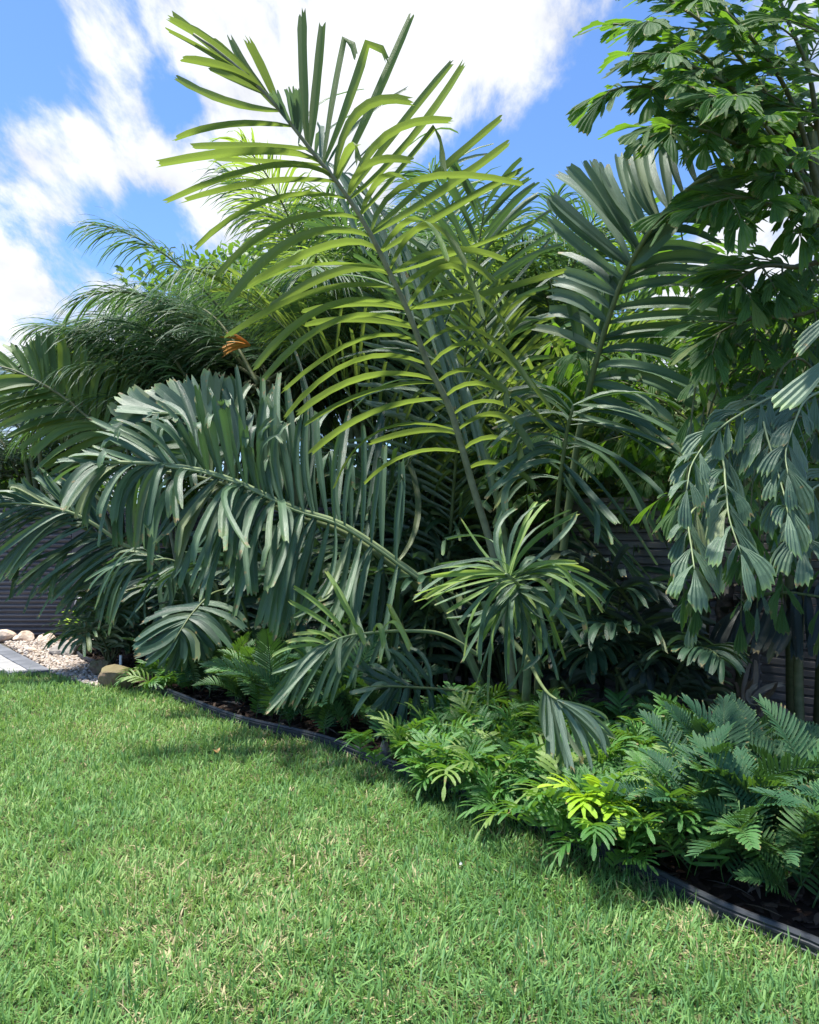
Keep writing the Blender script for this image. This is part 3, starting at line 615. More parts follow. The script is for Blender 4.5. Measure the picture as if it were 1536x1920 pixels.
Rk = [(545, 430, 500, 300, 430, 150, .1), (660, 525, 650, 300, 645, 40, 0), (690, 600, 700, 350, 726, 82, .1), (735, 640, 775, 300, 842, 5, .1), (745, 650, 850, 320, 937, 18, .2), (790, 700, 925, 380, 1068, 52, .2),
      (755, 660, 860, 430, 1070, 390, -.2), (790, 705, 840, 560, 905, 600, -.4), (825, 745, 1010, 500, 1226, 232, .2), (850, 780, 1060, 540, 1270, 240, .25), (870, 815, 1100, 560, 1302, 295, .3), (830, 742, 970, 520, 1220, 462, -.15),
      (835, 750, 900, 630, 1075, 618, -.4), (900, 868, 1170, 660, 1412, 450, .2), (905, 880, 1200, 720, 1448, 540, .35), (875, 815, 990, 670, 1150, 835, -.5), (940, 945, 1220, 800, 1487, 655, .35), (900, 868, 1090, 690, 1500, 708, 0),
      (940, 950, 1090, 840, 1200, 1000, -.5), (980, 1010, 1120, 865, 1275, 1017, -.5), (1000, 1055, 1230, 975, 1535, 850, .3), (1010, 1070, 1200, 960, 1430, 1000, -.2), (1022, 1100, 1210, 1000, 1380, 1080, -.3),
      (1045, 1160, 1220, 1020, 1337, 1222, -.5), (1045, 1165, 1290, 1140, 1660, 1035, .2), (1072, 1218, 1280, 1120, 1445, 1292, -.5), (1092, 1280, 1240, 1205, 1370, 1402, -.5), (1116, 1330, 1310, 1265, 1532, 1490, -.4),
      (1150, 1420, 1340, 1325, 1600, 1570, -.4), (1172, 1480, 1330, 1430, 1532, 1625, -.4), (1192, 1520, 1370, 1480, 1620, 1660, -.3), (1215, 1590, 1380, 1540, 1560, 1650, -.1), (1232, 1632, 1400, 1590, 1530, 1725, -.3), (1255, 1720, 1420, 1680, 1640, 1800, -.2), (1275, 1790, 1420, 1780, 1560, 1890, -.2)]
def shift(ks, dx, dy, dY): return [(k[0], k[1], k[2] + dx, k[3] + dy, k[4] + dx * 1.6, k[5] + dy * 1.6, k[6] + dY) for k in ks]
conv = lambda ks, Zf: [(*Zf(*k[:6]), k[6]) for k in ks]
rach = deeper(rach, 6.4, .35)
keyed_frond(cp, rach, 0, [conv(Lk, Z1), conv(Rk, Z1)], M['olive'], M['rachis_brown'], w=.057, r=(.034, .008), up=(.1, .55, .8), tw=.22, fold=.3, hook=(.03, .2))
# short leaflets folded down with their grey backs out
fold_k = [(590, 480, 575, 430, 545, 345, -.1), (610, 490, 595, 400, 575, 340, -.15), (630, 500, 620, 410, 605, 338, -.1), (645, 515, 635, 430, 630, 345, -.15), (690, 600, 715, 480, 712, 605, -.35), (560, 460, 550, 400, 520, 350, -.2)]
keyed_frond(cp, rach[9:13], 0, [conv(fold_k, Z1), []][:1], M['silver_light'], M['rachis_brown'], w=.05, r=(.010, .008), up=(0, -.9, .3))
# the frond standing close behind it, seen as pale leaflets behind the stalk
rach2 = [(985, 1330, 6.5), (960, 1100, 6.3), (920, 880, 6.1), (870, 720, 5.9), (810, 560, 5.6), (740, 430, 5.4), (660, 340, 5.2), (560, 270, 5.0)]
rach2 = deeper(rach2, 7.2, .5)
kL = [(560, 275, 480, 240, 400, 215, .1), (640, 325, 540, 290, 430, 290, .1), (740, 430, 640, 370, 480, 370, .1), (810, 560, 700, 500, 560, 480, .2), (870, 720, 760, 640, 640, 660, .2), (920, 880, 800, 790, 700, 840, .2)]
kR = [(560, 270, 600, 200, 700, 160, .1), (640, 325, 720, 240, 800, 200, .1), (740, 430, 850, 330, 960, 300, .1), (810, 560, 900, 450, 1010, 380, .2), (870, 720, 960, 590, 1060, 520, .2), (920, 880, 1010, 760, 1110, 690, .2)]
kS = [(600, 290, 630, 330, 700, 470, -.15), (640, 325, 690, 380, 760, 540, -.2), (740, 430, 770, 500, 830, 680, -.2), (810, 560, 830, 640, 870, 800, -.2), (870, 720, 880, 780, 930, 930, -.2)]
keyed_frond(cp, rach2, 0, [kL[3:], kR], M['feather'], M['rachis_pale'], w=.045, n=(8, 16), r=(.035, .008), jit=10, up=(0, -.6, .8))
keyed_frond(cp, rach2, 0, [kS], M['silver_light'], M['rachis_pale'], w=.036, n=(17,), r=(.036, .009), jit=7, up=(0, -.95, .3))

# ---- the silver palm spreading to the left
lp = empty('sugar_palm', ground(900, 1352)); tag(lp, 'grey green palm whose broad arching frond reaches left above the dark planting', 'palm')
rach3 = [(905, 1290, 6.3), (830, 1130, 5.9), (740, 1050, 5.6)] + [(*Z3(a, b), y) for a, b, y in [(1536, 1160, 5.35), (1340, 1095, 5.15), (1200, 1030, 5.0), (1060, 965, 4.85), (900, 915, 4.7), (740, 890, 4.6), (600, 882, 4.5), (430, 880, 4.45), (360, 890, 4.4)]]
rach3 = deeper(rach3, 6.7, .5)
up3 = [(1780, 1320, 1790, 1100, 1800, 860, .2), (1640, 1220, 1640, 960, 1660, 720, .2), (1536, 1160, 1520, 900, 1510, 690, .15), (1420, 1120, 1400, 860, 1390, 640, .2), (1350, 1100, 1310, 820, 1300, 510, .3), (1300, 1075, 1250, 750, 1250, 480, .3), (1280, 1065, 1240, 880, 1260, 760, 0),
       (1240, 1050, 1190, 820, 1180, 500, .3), (1210, 1030, 1165, 800, 1230, 710, -.1), (1180, 1020, 1140, 880, 1100, 800, -.2), (1140, 1000, 1110, 820, 1115, 690, -.1), (1110, 985, 1060, 720, 1035, 590, -.05), (1060, 960, 1000, 720, 985, 580, -.1), (1010, 945, 960, 760, 935, 605, -.1), (960, 930, 900, 720, 858, 552, -.1),
       (930, 920, 890, 830, 870, 765, -.2), (890, 912, 800, 720, 690, 560, .1), (880, 910, 780, 740, 655, 682, -.1), (830, 900, 700, 760, 620, 720, -.1), (770, 890, 620, 760, 400, 672, .1), (720, 888, 560, 790, 405, 735, .1), (690, 886, 560, 840, 420, 800, 0), (600, 882, 480, 850, 390, 830, 0), (500, 880, 400, 860, 300, 855, 0), (400, 885, 320, 880, 255, 880, 0)]
lo3 = [(1800, 1330, 1760, 1500, 1730, 1760, -.2), (1700, 1250, 1640, 1450, 1600, 1700, -.2), (1560, 1170, 1500, 1400, 1430, 1500, -.3), (1440, 1130, 1360, 1380, 1290, 1660, -.2), (1390, 1115, 1290, 1320, 1215, 1632, -.2), (1340, 1100, 1250, 1280, 1172, 1612, -.25), (1260, 1060, 1270, 1060, 1285, 1210, -.5), (1240, 1050, 1130, 1210, 1115, 1562, -.3),
       (1190, 1025, 1080, 1150, 1000, 1405, -.35), (1170, 1020, 1090, 1110, 1050, 1290, -.35), (1100, 990, 1030, 1020, 1022, 1200, -.5), (1100, 985, 950, 1180, 832, 1442, -.25), (1100, 990, 1000, 1240, 905, 1480, -.1), (1030, 965, 870, 1160, 745, 1422, -.25), (980, 950, 850, 1050, 682, 1196, -.4), (900, 915, 730, 1030, 672, 1370, -.2),
       (850, 900, 840, 950, 845, 1035, -.4), (800, 895, 660, 990, 620, 1272, -.2), (740, 890, 690, 960, 665, 1250, -.3), (740, 890, 600, 1000, 575, 1270, 0), (700, 886, 560, 1010, 510, 1270, -.1), (650, 884, 520, 980, 430, 1250, -.2), (600, 882, 440, 990, 395, 1180, -.2), (540, 880, 420, 960, 330, 1100, -.1), (480, 880, 370, 960, 258, 1112, -.35), (420, 880, 340, 910, 250, 980, 0)]
keyed_frond(lp, rach3, 0, [conv(up3, Z3), conv(lo3, Z3)], M['silver'], M['rachis_pale'], w=.053, n=(44, 50), r=(.034, .011), jit=3, up=(.2, -.6, .78), hook=(.5, .12))
keyed_frond(lp, [(x, y + 3, Y - .04) for x, y, Y in rach3[:9]], 0, [shift(conv(up3[:9], Z3), 6, 14, -.1), shift(conv(lo3[:14], Z3), 8, 6, -.25)], M['silver'], M['rachis_pale'], w=.046, n=(11, 17), r=(.012, .008), jit=10, up=(.2, -.6, .78), hook=(.5, .1))
# more of its leaflets, standing behind and hanging in front
keyed_frond(lp, [(x, y + 14, Y + .22) for x, y, Y in rach3[1:10]], 0, [shift(conv(up3[:19], Z3), 14, -10, .35), shift(conv(lo3[:20], Z3), 10, -12, .3)], M['deep'], M['rachis'], w=.054, n=(26, 30), r=(.030, .009), jit=14, up=(.2, -.6, .78))

# the frond that points at the camera, its leaflets fanning out round the tip
tip4 = [(985, 1330, 6.1), (990, 1180, 5.6), (975, 1105, 5.0), (958, 1082, 4.7), (948, 1076, 4.6)]
k4 = [(1090, 665, 960, 620, 800, 620, -.1), (1090, 665, 940, 620, 700, 680, -.2), (1085, 670, 900, 640, 680, 740, -.2), (1085, 672, 930, 650, 770, 820, -.3), (1090, 675, 900, 700, 620, 830, 0), (1090, 690, 930, 740, 815, 870, -.1), (1100, 700, 980, 720, 890, 880, -.2), (1100, 710, 1000, 800, 890, 1090, -.1), (1105, 720, 1010, 800, 935, 990, -.1), (1110, 735, 1040, 840, 950, 1000, -.2),
      (1112, 740, 1060, 860, 1035, 1010, -.2), (1115, 745, 1120, 860, 1090, 1120, -.1), (1120, 750, 1130, 860, 1155, 990, -.2), (1120, 745, 1190, 830, 1255, 1000, -.2), (1120, 740, 1180, 800, 1240, 890, -.25), (1115, 740, 1230, 860, 1280, 1080, 0), (1112, 705, 1260, 720, 1375, 955, -.2), (1115, 700, 1250, 690, 1340, 700, -.2), (1110, 690, 1290, 650, 1380, 840, -.3), (1110, 680, 1330, 660, 1530, 870, 0), (1110, 680, 1320, 640, 1500, 760, 0),
      (1105, 675, 1260, 610, 1370, 590, -.1), (1105, 672, 1250, 590, 1410, 530, .1), (1100, 668, 1220, 500, 1345, 350, .15), (1095, 665, 1160, 480, 1260, 340, .15), (1092, 662, 1130, 460, 1195, 260, .15), (1088, 662, 1060, 540, 1050, 420, .2), (1085, 665, 1000, 560, 880, 480, .2)]
keyed_frond(cp, tip4, 0, [conv(k4, Z4)], M['fresh'], M['rachis_pale'], w=.030, n=(26,), r=(.03, .006), jit=9, up=(0, -.6, .8), tw=.9)
keyed_frond(cp, [(x + 4, y + 5, Y + .05) for x, y, Y in tip4], 0, [conv(k4, Z4)], M['silver'], M['rachis_pale'], w=.030, n=(24,), r=(.02, .006), jit=12, up=(0, -.6, .8), tw=.9)
keyed_frond(cp, [(x + 20, y + 30, Y + .3) for x, y, Y in tip4], 0, [shift(conv(k4[5:22], Z4), 10, 26, .1)], M['silver'], M['rachis'], w=.034, n=(18,), r=(.03, .006), jit=20, up=(0, -.6, .8), tw=.9)

# low fronds at the front of the bed
f5 = [(900, 1230, 6.0), (830, 1190, 5.6), (760, 1183, 5.3), (690, 1187, 5.0), (640, 1196, 4.8), (600, 1218, 4.65), (565, 1240, 4.6)]
f5 = deeper(f5, 6.3, .4)
k5u = [(600, 925, 560, 800, 660, 990, -.2), (520, 925, 560, 880, 640, 995, -.3), (470, 930, 450, 900, 475, 980, -.25), (430, 935, 405, 905, 430, 975, -.3), (420, 930, 340, 790, 248, 650, .1), (400, 920, 360, 800, 265, 665, .15), (345, 945, 230, 840, 110, 738, -.1), (345, 945, 240, 905, 110, 920, .1), (300, 970, 240, 925, 170, 945, -.1), (265, 990, 190, 955, 105, 960, -.1), (265, 990, 130, 980, 0, 1025, -.1)]
k5l = [(340, 950, 320, 1010, 325, 1105, -.2), (600, 930, 560, 1030, 490, 1150, 0), (520, 930, 480, 1000, 440, 1100, 0), (440, 935, 360, 1030, 290, 1250, -.1), (400, 940, 320, 1040, 220, 1250, -.1), (360, 945, 280, 1010, 175, 1260, -.1), (320, 960, 200, 1060, 80, 1280, -.15), (300, 970, 180, 1060, 70, 1260, -.2), (290, 980, 150, 1100, 15, 1270, -.2), (280, 985, 130, 1100, 5, 1235, -.2), (265, 992, 150, 1040, 40, 1120, -.1)]
keyed_frond(cp, f5, 0, [conv(k5u, Z4), conv(k5l, Z4)], [M['fresh'], M['silver']], M['rachis_pale'], w=.034, n=(12, 18), r=(.018, .004), jit=4, up=(0, -.7, .7))
f6 = [(890, 1300, 6.0), (830, 1293, 5.7), (760, 1288, 5.4), (700, 1287, 5.2), (676, 1292, 5.15)]
k6 = [(760, 1175, 800, 1300, 850, 1480, 0), (700, 1170, 700, 1300, 720, 1420, 0), (650, 1172, 640, 1300, 660, 1420, 0), (620, 1172, 570, 1270, 540, 1400, -.1), (590, 1175, 520, 1280, 500, 1400, -.1), (560, 1178, 500, 1240, 455, 1310, -.1), (540, 1180, 470, 1200, 408, 1215, -.1)]
k6b = [(760, 1170, 700, 1050, 600, 960, .1), (680, 1168, 600, 1080, 520, 1020, .1), (600, 1168, 500, 1130, 415, 1110, .1), (560, 1172, 480, 1150, 420, 1130, .1)]
keyed_frond(cp, f6, 0, [conv(k6, Z4), conv(k6b, Z4)], M['deep'], M['rachis'], w=.044, n=(16, 12), r=(.014, .004), jit=8)
# the frayed frond that hangs down over the ferns
f7 = [(940, 1180, 5.7), (985, 1230, 5.1), (1010, 1275, 4.5), (1028, 1300, 4.2), (1045, 1312, 4.1)]
k7 = [(1240, 1180, 1230, 1300, 1260, 1340, 0), (1265, 1200, 1280, 1350, 1290, 1510, -.1), (1280, 1210, 1310, 1350, 1325, 1550, -.1), (1290, 1210, 1340, 1350, 1380, 1540, -.1), (1300, 1215, 1400, 1360, 1430, 1530, -.1), (1310, 1220, 1420, 1340, 1500, 1480, 0), (1315, 1225, 1450, 1330, 1536, 1420, .1), (1315, 1225, 1460, 1290, 1560, 1350, .1)]
keyed_frond(cp, f7, 0, [conv(k7, Z4)], M['silver_light'], M['rachis'], w=.026, n=(26,), r=(.02, .006), jit=6, up=(.1, -.9, .3), jag=1.2)

# ---- the palm right of centre with the stiff upper frond
rp_ = empty('sugar_palm', ground(1110, 1370)); tag(rp_, 'palm right of centre with a row of stiff grey green leaflets against the sky', 'palm')
ra = [(1040, 1330, 6.6), (1050, 1100, 6.4), (1080, 850, 6.2)] + [(*Z2(a, b), y) for a, b, y in [(490, 1760, 6.0), (530, 1600, 5.9), (590, 1400, 5.75), (660, 1220, 5.6), (750, 1060, 5.45), (850, 930, 5.3), (960, 830, 5.2), (1040, 790, 5.1)]]
ku = [(960, 830, 930, 700, 920, 580, .3), (900, 880, 850, 720, 850, 600, .3), (845, 930, 790, 780, 790, 620, .3), (820, 950, 740, 780, 710, 640, .3), (780, 1000, 700, 840, 635, 715, .2), (770, 1005, 690, 850, 690, 700, .3), (735, 1060, 620, 880, 575, 740, .2), (720, 1085, 600, 880, 500, 705, .2), (695, 1130, 560, 900, 430, 738, .1), (680, 1170, 520, 930, 360, 780, .1),
      (660, 1200, 460, 1020, 320, 890, .1), (645, 1240, 420, 1040, 250, 885, .1), (630, 1280, 500, 1160, 360, 1070, .2), (610, 1340, 480, 1260, 380, 1230, .2), (590, 1400, 440, 1320, 320, 1280, .2), (570, 1470, 430, 1400, 300, 1380, .2), (530, 1560, 400, 1500, 250, 1480, .2)]
kr = [(960, 840, 1080, 800, 1240, 760, 0), (880, 920, 1000, 870, 1190, 870, .1), (820, 1000, 1000, 940, 1240, 950, 0), (760, 1080, 900, 1000, 1100, 1060, .1), (700, 1180, 850, 1100, 1070, 1155, .2), (670, 1270, 900, 1200, 1240, 1250, -.1), (640, 1340, 900, 1290, 1230, 1370, -.1), (600, 1470, 850, 1430, 1165, 1455, -.1), (570, 1545, 850, 1510, 1210, 1560, -.1), (545, 1620, 780, 1650, 1150, 1840, -.2), (510, 1720, 700, 1720, 920, 1840, -.2), (490, 1780, 650, 1850, 800, 1990, -.2)]
keyed_frond(rp_, ra, 0, [conv(ku, Z2), conv(kr, Z2)], [M['silver_light'], M['silver']], M['rachis'], w=.088, n=(22, 20), r=(.04, .012), jit=3, up=(.1, -.97, .2), jag=.6, tw=.2)
kst = [(590, 1400, 600, 1260, 580, 1240, 0), (530, 1600, 560, 1400, 580, 1235, -.1), (490, 1740, 440, 1500, 395, 1320, -.1), (700, 1190, 800, 1030, 930, 880, -.1), (690, 1200, 760, 1130, 915, 975, -.15)]
keyed_frond(rp_, ra[3:8], 0, [conv(kst, Z2)], M['silver'], M['rachis'], w=.085, r=(.02, .015), up=(.15, -.9, .3))
# long leaflets slanting down to the right
ra2 = [(1040, 1300, 6.6), (1040, 1120, 6.3), (1045, 960, 6.0), (1060, 830, 5.7), (1075, 760, 5.5)]
k2 = [(220, 170, 500, 100, 775, 180, -.3), (210, 220, 450, 220, 710, 400, -.3), (200, 290, 450, 340, 715, 500, -.3), (300, 150, 600, 220, 850, 330, 0), (200, 350, 420, 460, 700, 690, -.1), (200, 420, 360, 560, 640, 950, -.2), (180, 470, 300, 640, 380, 815, -.3), (170, 500, 240, 700, 300, 880, -.3), (250, 560, 450, 900, 680, 1140, 0), (160, 560, 330, 750, 560, 1100, .1)]
k2l = [(200, 170, 60, 60, -120, 20, .1), (190, 240, 20, 180, -150, 200, .1), (170, 330, 0, 280, -170, 380, 0), (150, 430, -20, 420, -190, 560, 0), (120, 560, -60, 580, -200, 760, 0)]
keyed_frond(rp_, ra2, 0, [conv(k2, Z5), conv(k2l, Z5)], M['silver'], M['rachis'], w=.052, n=(22, 20), r=(.035, .01), jit=10, up=(.2, -.6, .75))

# ---- left palms
l2 = empty('sugar_palm', ground(345, 1262)); tag(l2, 'left palm with upright yellow green leaflets above drooping blue green fronds', 'palm')
fa = [(345, 1240, 8.9), (330, 1050, 8.7), (290, 900, 8.4), (235, 832, 8.1), (175, 790, 7.9), (120, 745, 7.7), (70, 715, 7.5), (20, 692, 7.4), (-40, 680, 7.3)]
fa = deeper(fa, 9.4, .5)
kau = [(230, 828, 235, 770, 250, 700, .1), (200, 808, 210, 740, 228, 690, .1), (170, 785, 185, 720, 212, 685, .1), (160, 775, 165, 720, 178, 668, .1), (140, 760, 145, 700, 146, 640, .1), (122, 745, 118, 690, 112, 632, .1), (105, 735, 95, 670, 92, 625, .1), (90, 725, 75, 670, 68, 622, .1), (70, 712, 55, 670, 42, 640, .1), (45, 702, 20, 665, 0, 645, .1), (15, 690, -30, 660, -60, 645, .1)]
kal = [(235, 832, 180, 850, 100, 890, -.3), (210, 815, 150, 830, 70, 885, -.3), (180, 795, 110, 800, 35, 845, -.3), (150, 770, 80, 780, 0, 810, -.3), (120, 750, 50, 752, -20, 780, -.2), (90, 730, 30, 730, -40, 750, -.2), (50, 708, 0, 715, -60, 730, -.2)]
keyed_frond(l2, fa, 0, [kau, kal], [M['olive'], M['olive']], M['rachis_brown'], w=.085, n=(26, 18), r=(.03, .008), jit=4, jag=.9, up=(0, -.95, .3), fold=.3)
keyed_frond(l2, [(x + 4, y + 5, Y + .06) for x, y, Y in fa[3:]], 0, [[(k[0], k[1], k[0] - 25, k[1] + 10, k[0] - 70, k[1] + 55, 0) for k in kau]], M['silver'], M['rachis_pale'], w=.05, n=(26,), r=(.012, .006), jit=6)
# the pale green fan between the palms
fb = [(420, 1230, 8.2), (440, 1000, 8.0), (440, 850, 7.8), (400, 795, 7.6), (340, 778, 7.4), (285, 775, 7.2)]
kb = [(430, 830, 450, 760, 440, 715, .1), (420, 815, 430, 760, 425, 710, .1), (405, 800, 405, 750, 405, 700, .1), (395, 795, 385, 740, 380, 695, .1), (380, 790, 365, 740, 355, 703, .1), (365, 785, 345, 745, 320, 710, .1), (350, 780, 310, 750, 280, 715, .1), (330, 778, 285, 755, 245, 725, .1), (315, 777, 260, 765, 230, 745, .1), (300, 776, 250, 775, 215, 762, 0), (290, 776, 240, 785, 205, 795, 0)]
kb2 = [(430, 850, 380, 860, 300, 850, -.2), (390, 800, 330, 810, 260, 830, -.2), (340, 780, 280, 795, 205, 810, -.1), (300, 776, 250, 790, 210, 800, -.1)]
keyed_frond(l2, fb, 0, [kb, kb2], [M['fish_pale'], M['feather']], M['rachis_pale'], w=.12, n=(17, 12), r=(.03, .008), jit=4, up=(.1, -.9, .4), fold=.15, jag=.5)
# lower left fronds
fc = [(380, 1240, 8.6), (350, 1130, 8.2), (290, 1050, 7.6), (230, 1020, 7.2), (180, 985, 6.9), (130, 960, 6.7), (60, 945, 6.5), (-10, 945, 6.4), (-90, 960, 6.3)]
fc = deeper(fc, 9.3, .6)
kcu = [(220, 1010, 200, 960, 130, 890, 0), (190, 990, 150, 930, 125, 880, .1), (160, 972, 110, 930, 85, 895, .1), (140, 962, 90, 915, 60, 885, .1), (110, 955, 50, 920, 20, 915, 0), (60, 945, 0, 925, -50, 930, 0), (0, 945, -60, 930, -120, 940, 0)]
kcl = [(330, 1100, 290, 1120, 250, 1160, -.1), (300, 1060, 240, 1090, 180, 1160, -.1), (270, 1040, 200, 1070, 130, 1140, -.1), (240, 1020, 170, 1050, 90, 1130, -.2), (210, 1005, 140, 1030, 60, 1115, -.2), (180, 988, 110, 1020, 20, 1090, -.2), (150, 968, 70, 990, -10, 1080, -.2), (110, 955, 40, 980, -40, 1050, -.1), (60, 946, 0, 970, -60, 1020, -.1), (0, 945, -60, 965, -110, 1010, -.1)]
keyed_frond(l2, fc, 0, [kcu, kcl], M['silver'], M['rachis_pale'], w=.060, n=(24, 42), r=(.03, .008), jit=9, up=(.1, -.6, .8))
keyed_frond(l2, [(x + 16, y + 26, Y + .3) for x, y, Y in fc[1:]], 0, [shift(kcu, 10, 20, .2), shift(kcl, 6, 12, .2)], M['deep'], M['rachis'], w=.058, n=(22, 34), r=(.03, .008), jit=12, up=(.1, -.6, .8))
fd = [(390, 1240, 8.4), (400, 1140, 8.0), (370, 1075, 7.6), (320, 1050, 7.2), (290, 1050, 7.0)]
fd = deeper(fd, 8.8, .4)
kd = [(395, 1110, 420, 1090, 470, 1130, 0), (370, 1075, 330, 1080, 300, 1130, -.1), (350, 1062, 330, 1110, 325, 1180, -.1), (320, 1052, 300, 1110, 290, 1190, -.1), (310, 1050, 260, 1080, 225, 1190, -.1), (300, 1050, 240, 1060, 190, 1150, -.1), (295, 1050, 230, 1050, 190, 1110, 0), (295, 1048, 240, 1030, 200, 1060, .1)]
kd2 = [(395, 1110, 440, 1060, 500, 1080, .1), (370, 1075, 400, 1100, 390, 1180, 0), (340, 1058, 360, 1100, 360, 1170, 0), (310, 1050, 330, 1110, 350, 1150, 0)]
keyed_frond(l2, fd, 0, [kd, kd2], M['silver'], M['rachis_pale'], w=.046, n=(26, 22), r=(.03, .008), jit=12)

# a young palm near the gate: low shining leaves
yp = empty('young_palm', ground(205, 1256)); tag(yp, 'low young palm with glossy drooping leaves beside the pebbles at the left', 'palm')
c0 = ground(205, 1256)
for i in range(13):
    az = rng.uniform(-180, 180); pinnate(yp, grow(c0 + rng.normal(0, .04, 3) * [1, 1, 0], az, rng.uniform(50, 85), rng.uniform(.7, 1.1), rng.uniform(60, 110)), 13, [.30, .38, .42, .36, .25], .036, [60, 50, 25], [10, 20, 10], .8, M['cycad' if i % 3 else 'silver'], M['cane'], single=i < 6, t0=.3, r=(.010, .003), jag=.4)
# the big dark fan-like frond above the cycads
bp = empty('young_palm', ground(365, 1262)); tag(bp, 'low palm with one broad dark fan shaped frond facing the lawn above the cycads', 'palm')
fe = [(480, 1240, 7.6), (450, 1120, 7.3), (405, 1110, 7.0), (365, 1145, 6.75), (340, 1180, 6.6), (325, 1205, 6.55)]
Z7 = lambda *v: tuple((a * .3255) if i % 2 == 0 else 1050 + a * .3255 for i, a in enumerate(v))
ke = [(1200, 260, 1080, 270, 950, 300, 0), (1150, 290, 1000, 290, 830, 340, 0), (1100, 320, 950, 350, 775, 450, 0), (1080, 340, 930, 400, 770, 480, 0), (1070, 360, 920, 450, 780, 510, 0), (1060, 380, 930, 480, 790, 540, 0), (1050, 395, 950, 500, 830, 590, 0), (1050, 405, 970, 520, 870, 610, 0), (1045, 415, 1000, 540, 930, 620, 0), (1045, 420, 1020, 560, 985, 635, 0)]
ke2 = [(1200, 260, 1320, 270, 1420, 360, 0), (1150, 290, 1300, 320, 1400, 400, 0), (1110, 320, 1230, 350, 1330, 470, 0), (1090, 345, 1200, 400, 1290, 510, 0), (1075, 365, 1150, 430, 1220, 540, 0), (1060, 390, 1130, 450, 1165, 580, 0), (1050, 405, 1100, 470, 1110, 560, 0), (1045, 420, 1060, 540, 1060, 620, 0)]
keyed_frond(bp, fe, 0, [conv(ke, Z7), conv(ke2, Z7)], M['deep'], M['rachis'], w=.058, n=(20, 18), r=(.018, .004), jit=3, up=(0, -.75, .65), fold=.2, jag=.6)
for i in range(5):
    pinnate(bp, grow(ground(430, 1262), rng.uniform(-60, 120), rng.uniform(55, 80), rng.uniform(1.0, 1.4), rng.uniform(70, 110)), 16, [.35, .5, .55, .45, .3], .05, [60, 50, 25], [10, 15, 5], .9, M['deep'], M['rachis'], single=False, t0=.3, r=(.012, .004))

# ---- the deep shaded heart of the bed: fronds of the clumps behind
def clump(name, px, Y, n, Lr, label, mat='deep', w=.05, az=(-180, 180), el=(35, 88), sag=(40, 95), leafL=(.5, .95), pairs=26, single=False, base_spread=.25, h0=0.0, trunk_r=.07, group=None, seed=0, stalk='rachis', prof='strap', jag=.6, cols=4, rows=7, ang=(70, 60, 25), lift=(20, 15, 5), droop=.75, t0=.22, ntr=1, twist=None, fold=.45):
    x = (px - 768) / FPX * Y; e = empty(name, (x, Y, 0)); tag(e, label, 'palm', group)
    if h0 > .15:
        for k in range(ntr):
            dx = rng.normal(0, .16 if ntr > 1 else 0, 2); top = np.array([x + dx[0] * 2.2, Y + dx[1] * 2.2, h0 * rng.uniform(.85, 1.05)])
            V, F = tube(smooth_path([(x + dx[0], Y + dx[1], -.05), (x + dx[0] * 1.3, Y + dx[1] * 1.3, h0 * .5), top], 14), np.linspace(trunk_r, trunk_r * .7, 14) * (1 + .06 * (np.arange(14) % 2)), 8)
            mesh_obj('trunk', V, F, M['cane' if ntr > 1 else 'trunk'], e, (x, Y, 0))
    for i in range(n):
        b = np.array([x, Y, h0]) + rng.normal(0, base_spread, 3) * [1, 1, .15]; b[2] = max(b[2], .02)
        a = az[0] + (az[1] - az[0]) * ((i + rng.uniform(.1, .9)) / n); ln = rng.uniform(*Lr); l0 = rng.uniform(*leafL)
        pinnate(e, grow(b, a, rng.uniform(*el), ln, rng.uniform(*sag), n=12), pairs, [l0 * .6, l0 * .95, l0, l0 * .7, l0 * .45], w, ang, lift, droop, M[mat] if isinstance(mat, str) else M[mat[i % len(mat)]], M[stalk], single=single, t0=t0, r=(.022, .005), prof=prof, jag=jag, cols=cols, rows=rows, fold=fold)
    return e
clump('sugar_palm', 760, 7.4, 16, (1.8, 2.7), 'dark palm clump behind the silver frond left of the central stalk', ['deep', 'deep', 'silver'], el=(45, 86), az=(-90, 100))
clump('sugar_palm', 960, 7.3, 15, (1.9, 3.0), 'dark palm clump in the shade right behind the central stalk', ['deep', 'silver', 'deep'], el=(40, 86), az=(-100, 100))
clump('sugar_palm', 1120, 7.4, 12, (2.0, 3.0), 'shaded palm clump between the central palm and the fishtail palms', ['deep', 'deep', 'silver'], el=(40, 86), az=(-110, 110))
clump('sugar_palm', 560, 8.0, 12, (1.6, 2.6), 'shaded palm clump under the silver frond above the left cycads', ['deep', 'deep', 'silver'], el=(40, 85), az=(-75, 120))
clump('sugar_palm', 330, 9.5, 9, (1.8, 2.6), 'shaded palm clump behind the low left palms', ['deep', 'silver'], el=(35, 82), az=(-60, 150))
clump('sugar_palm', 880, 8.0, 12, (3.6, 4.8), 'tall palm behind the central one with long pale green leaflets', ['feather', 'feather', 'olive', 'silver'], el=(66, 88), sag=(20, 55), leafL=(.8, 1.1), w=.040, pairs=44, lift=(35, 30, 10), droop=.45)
clump('sugar_palm', 1010, 8.2, 9, (3.4, 4.4), 'tall palm with yellowish leaflets left of the stiff grey green frond', ['olive', 'fresh', 'feather'], el=(64, 88), sag=(15, 50), leafL=(.8, 1.1), w=.038, pairs=44, lift=(35, 30, 10), droop=.45)
fz = dict(w=.0185, prof='feather', jag=0, cols=2, rows=6, pairs=84, leafL=(.70, 1.0), t0=.16, ang=(72, 60, 28), lift=(14, 4, -8), droop=.85, stalk='cane', ntr=4, trunk_r=.045)
clump('feather_palm', 500, 8.8, 26, (2.0, 2.7), 'fine feathered palm with arching fronds left of the tall backlit frond', 'feather', el=(10, 62), sag=(50, 105), h0=3.05, az=(-115, 110), **fz)
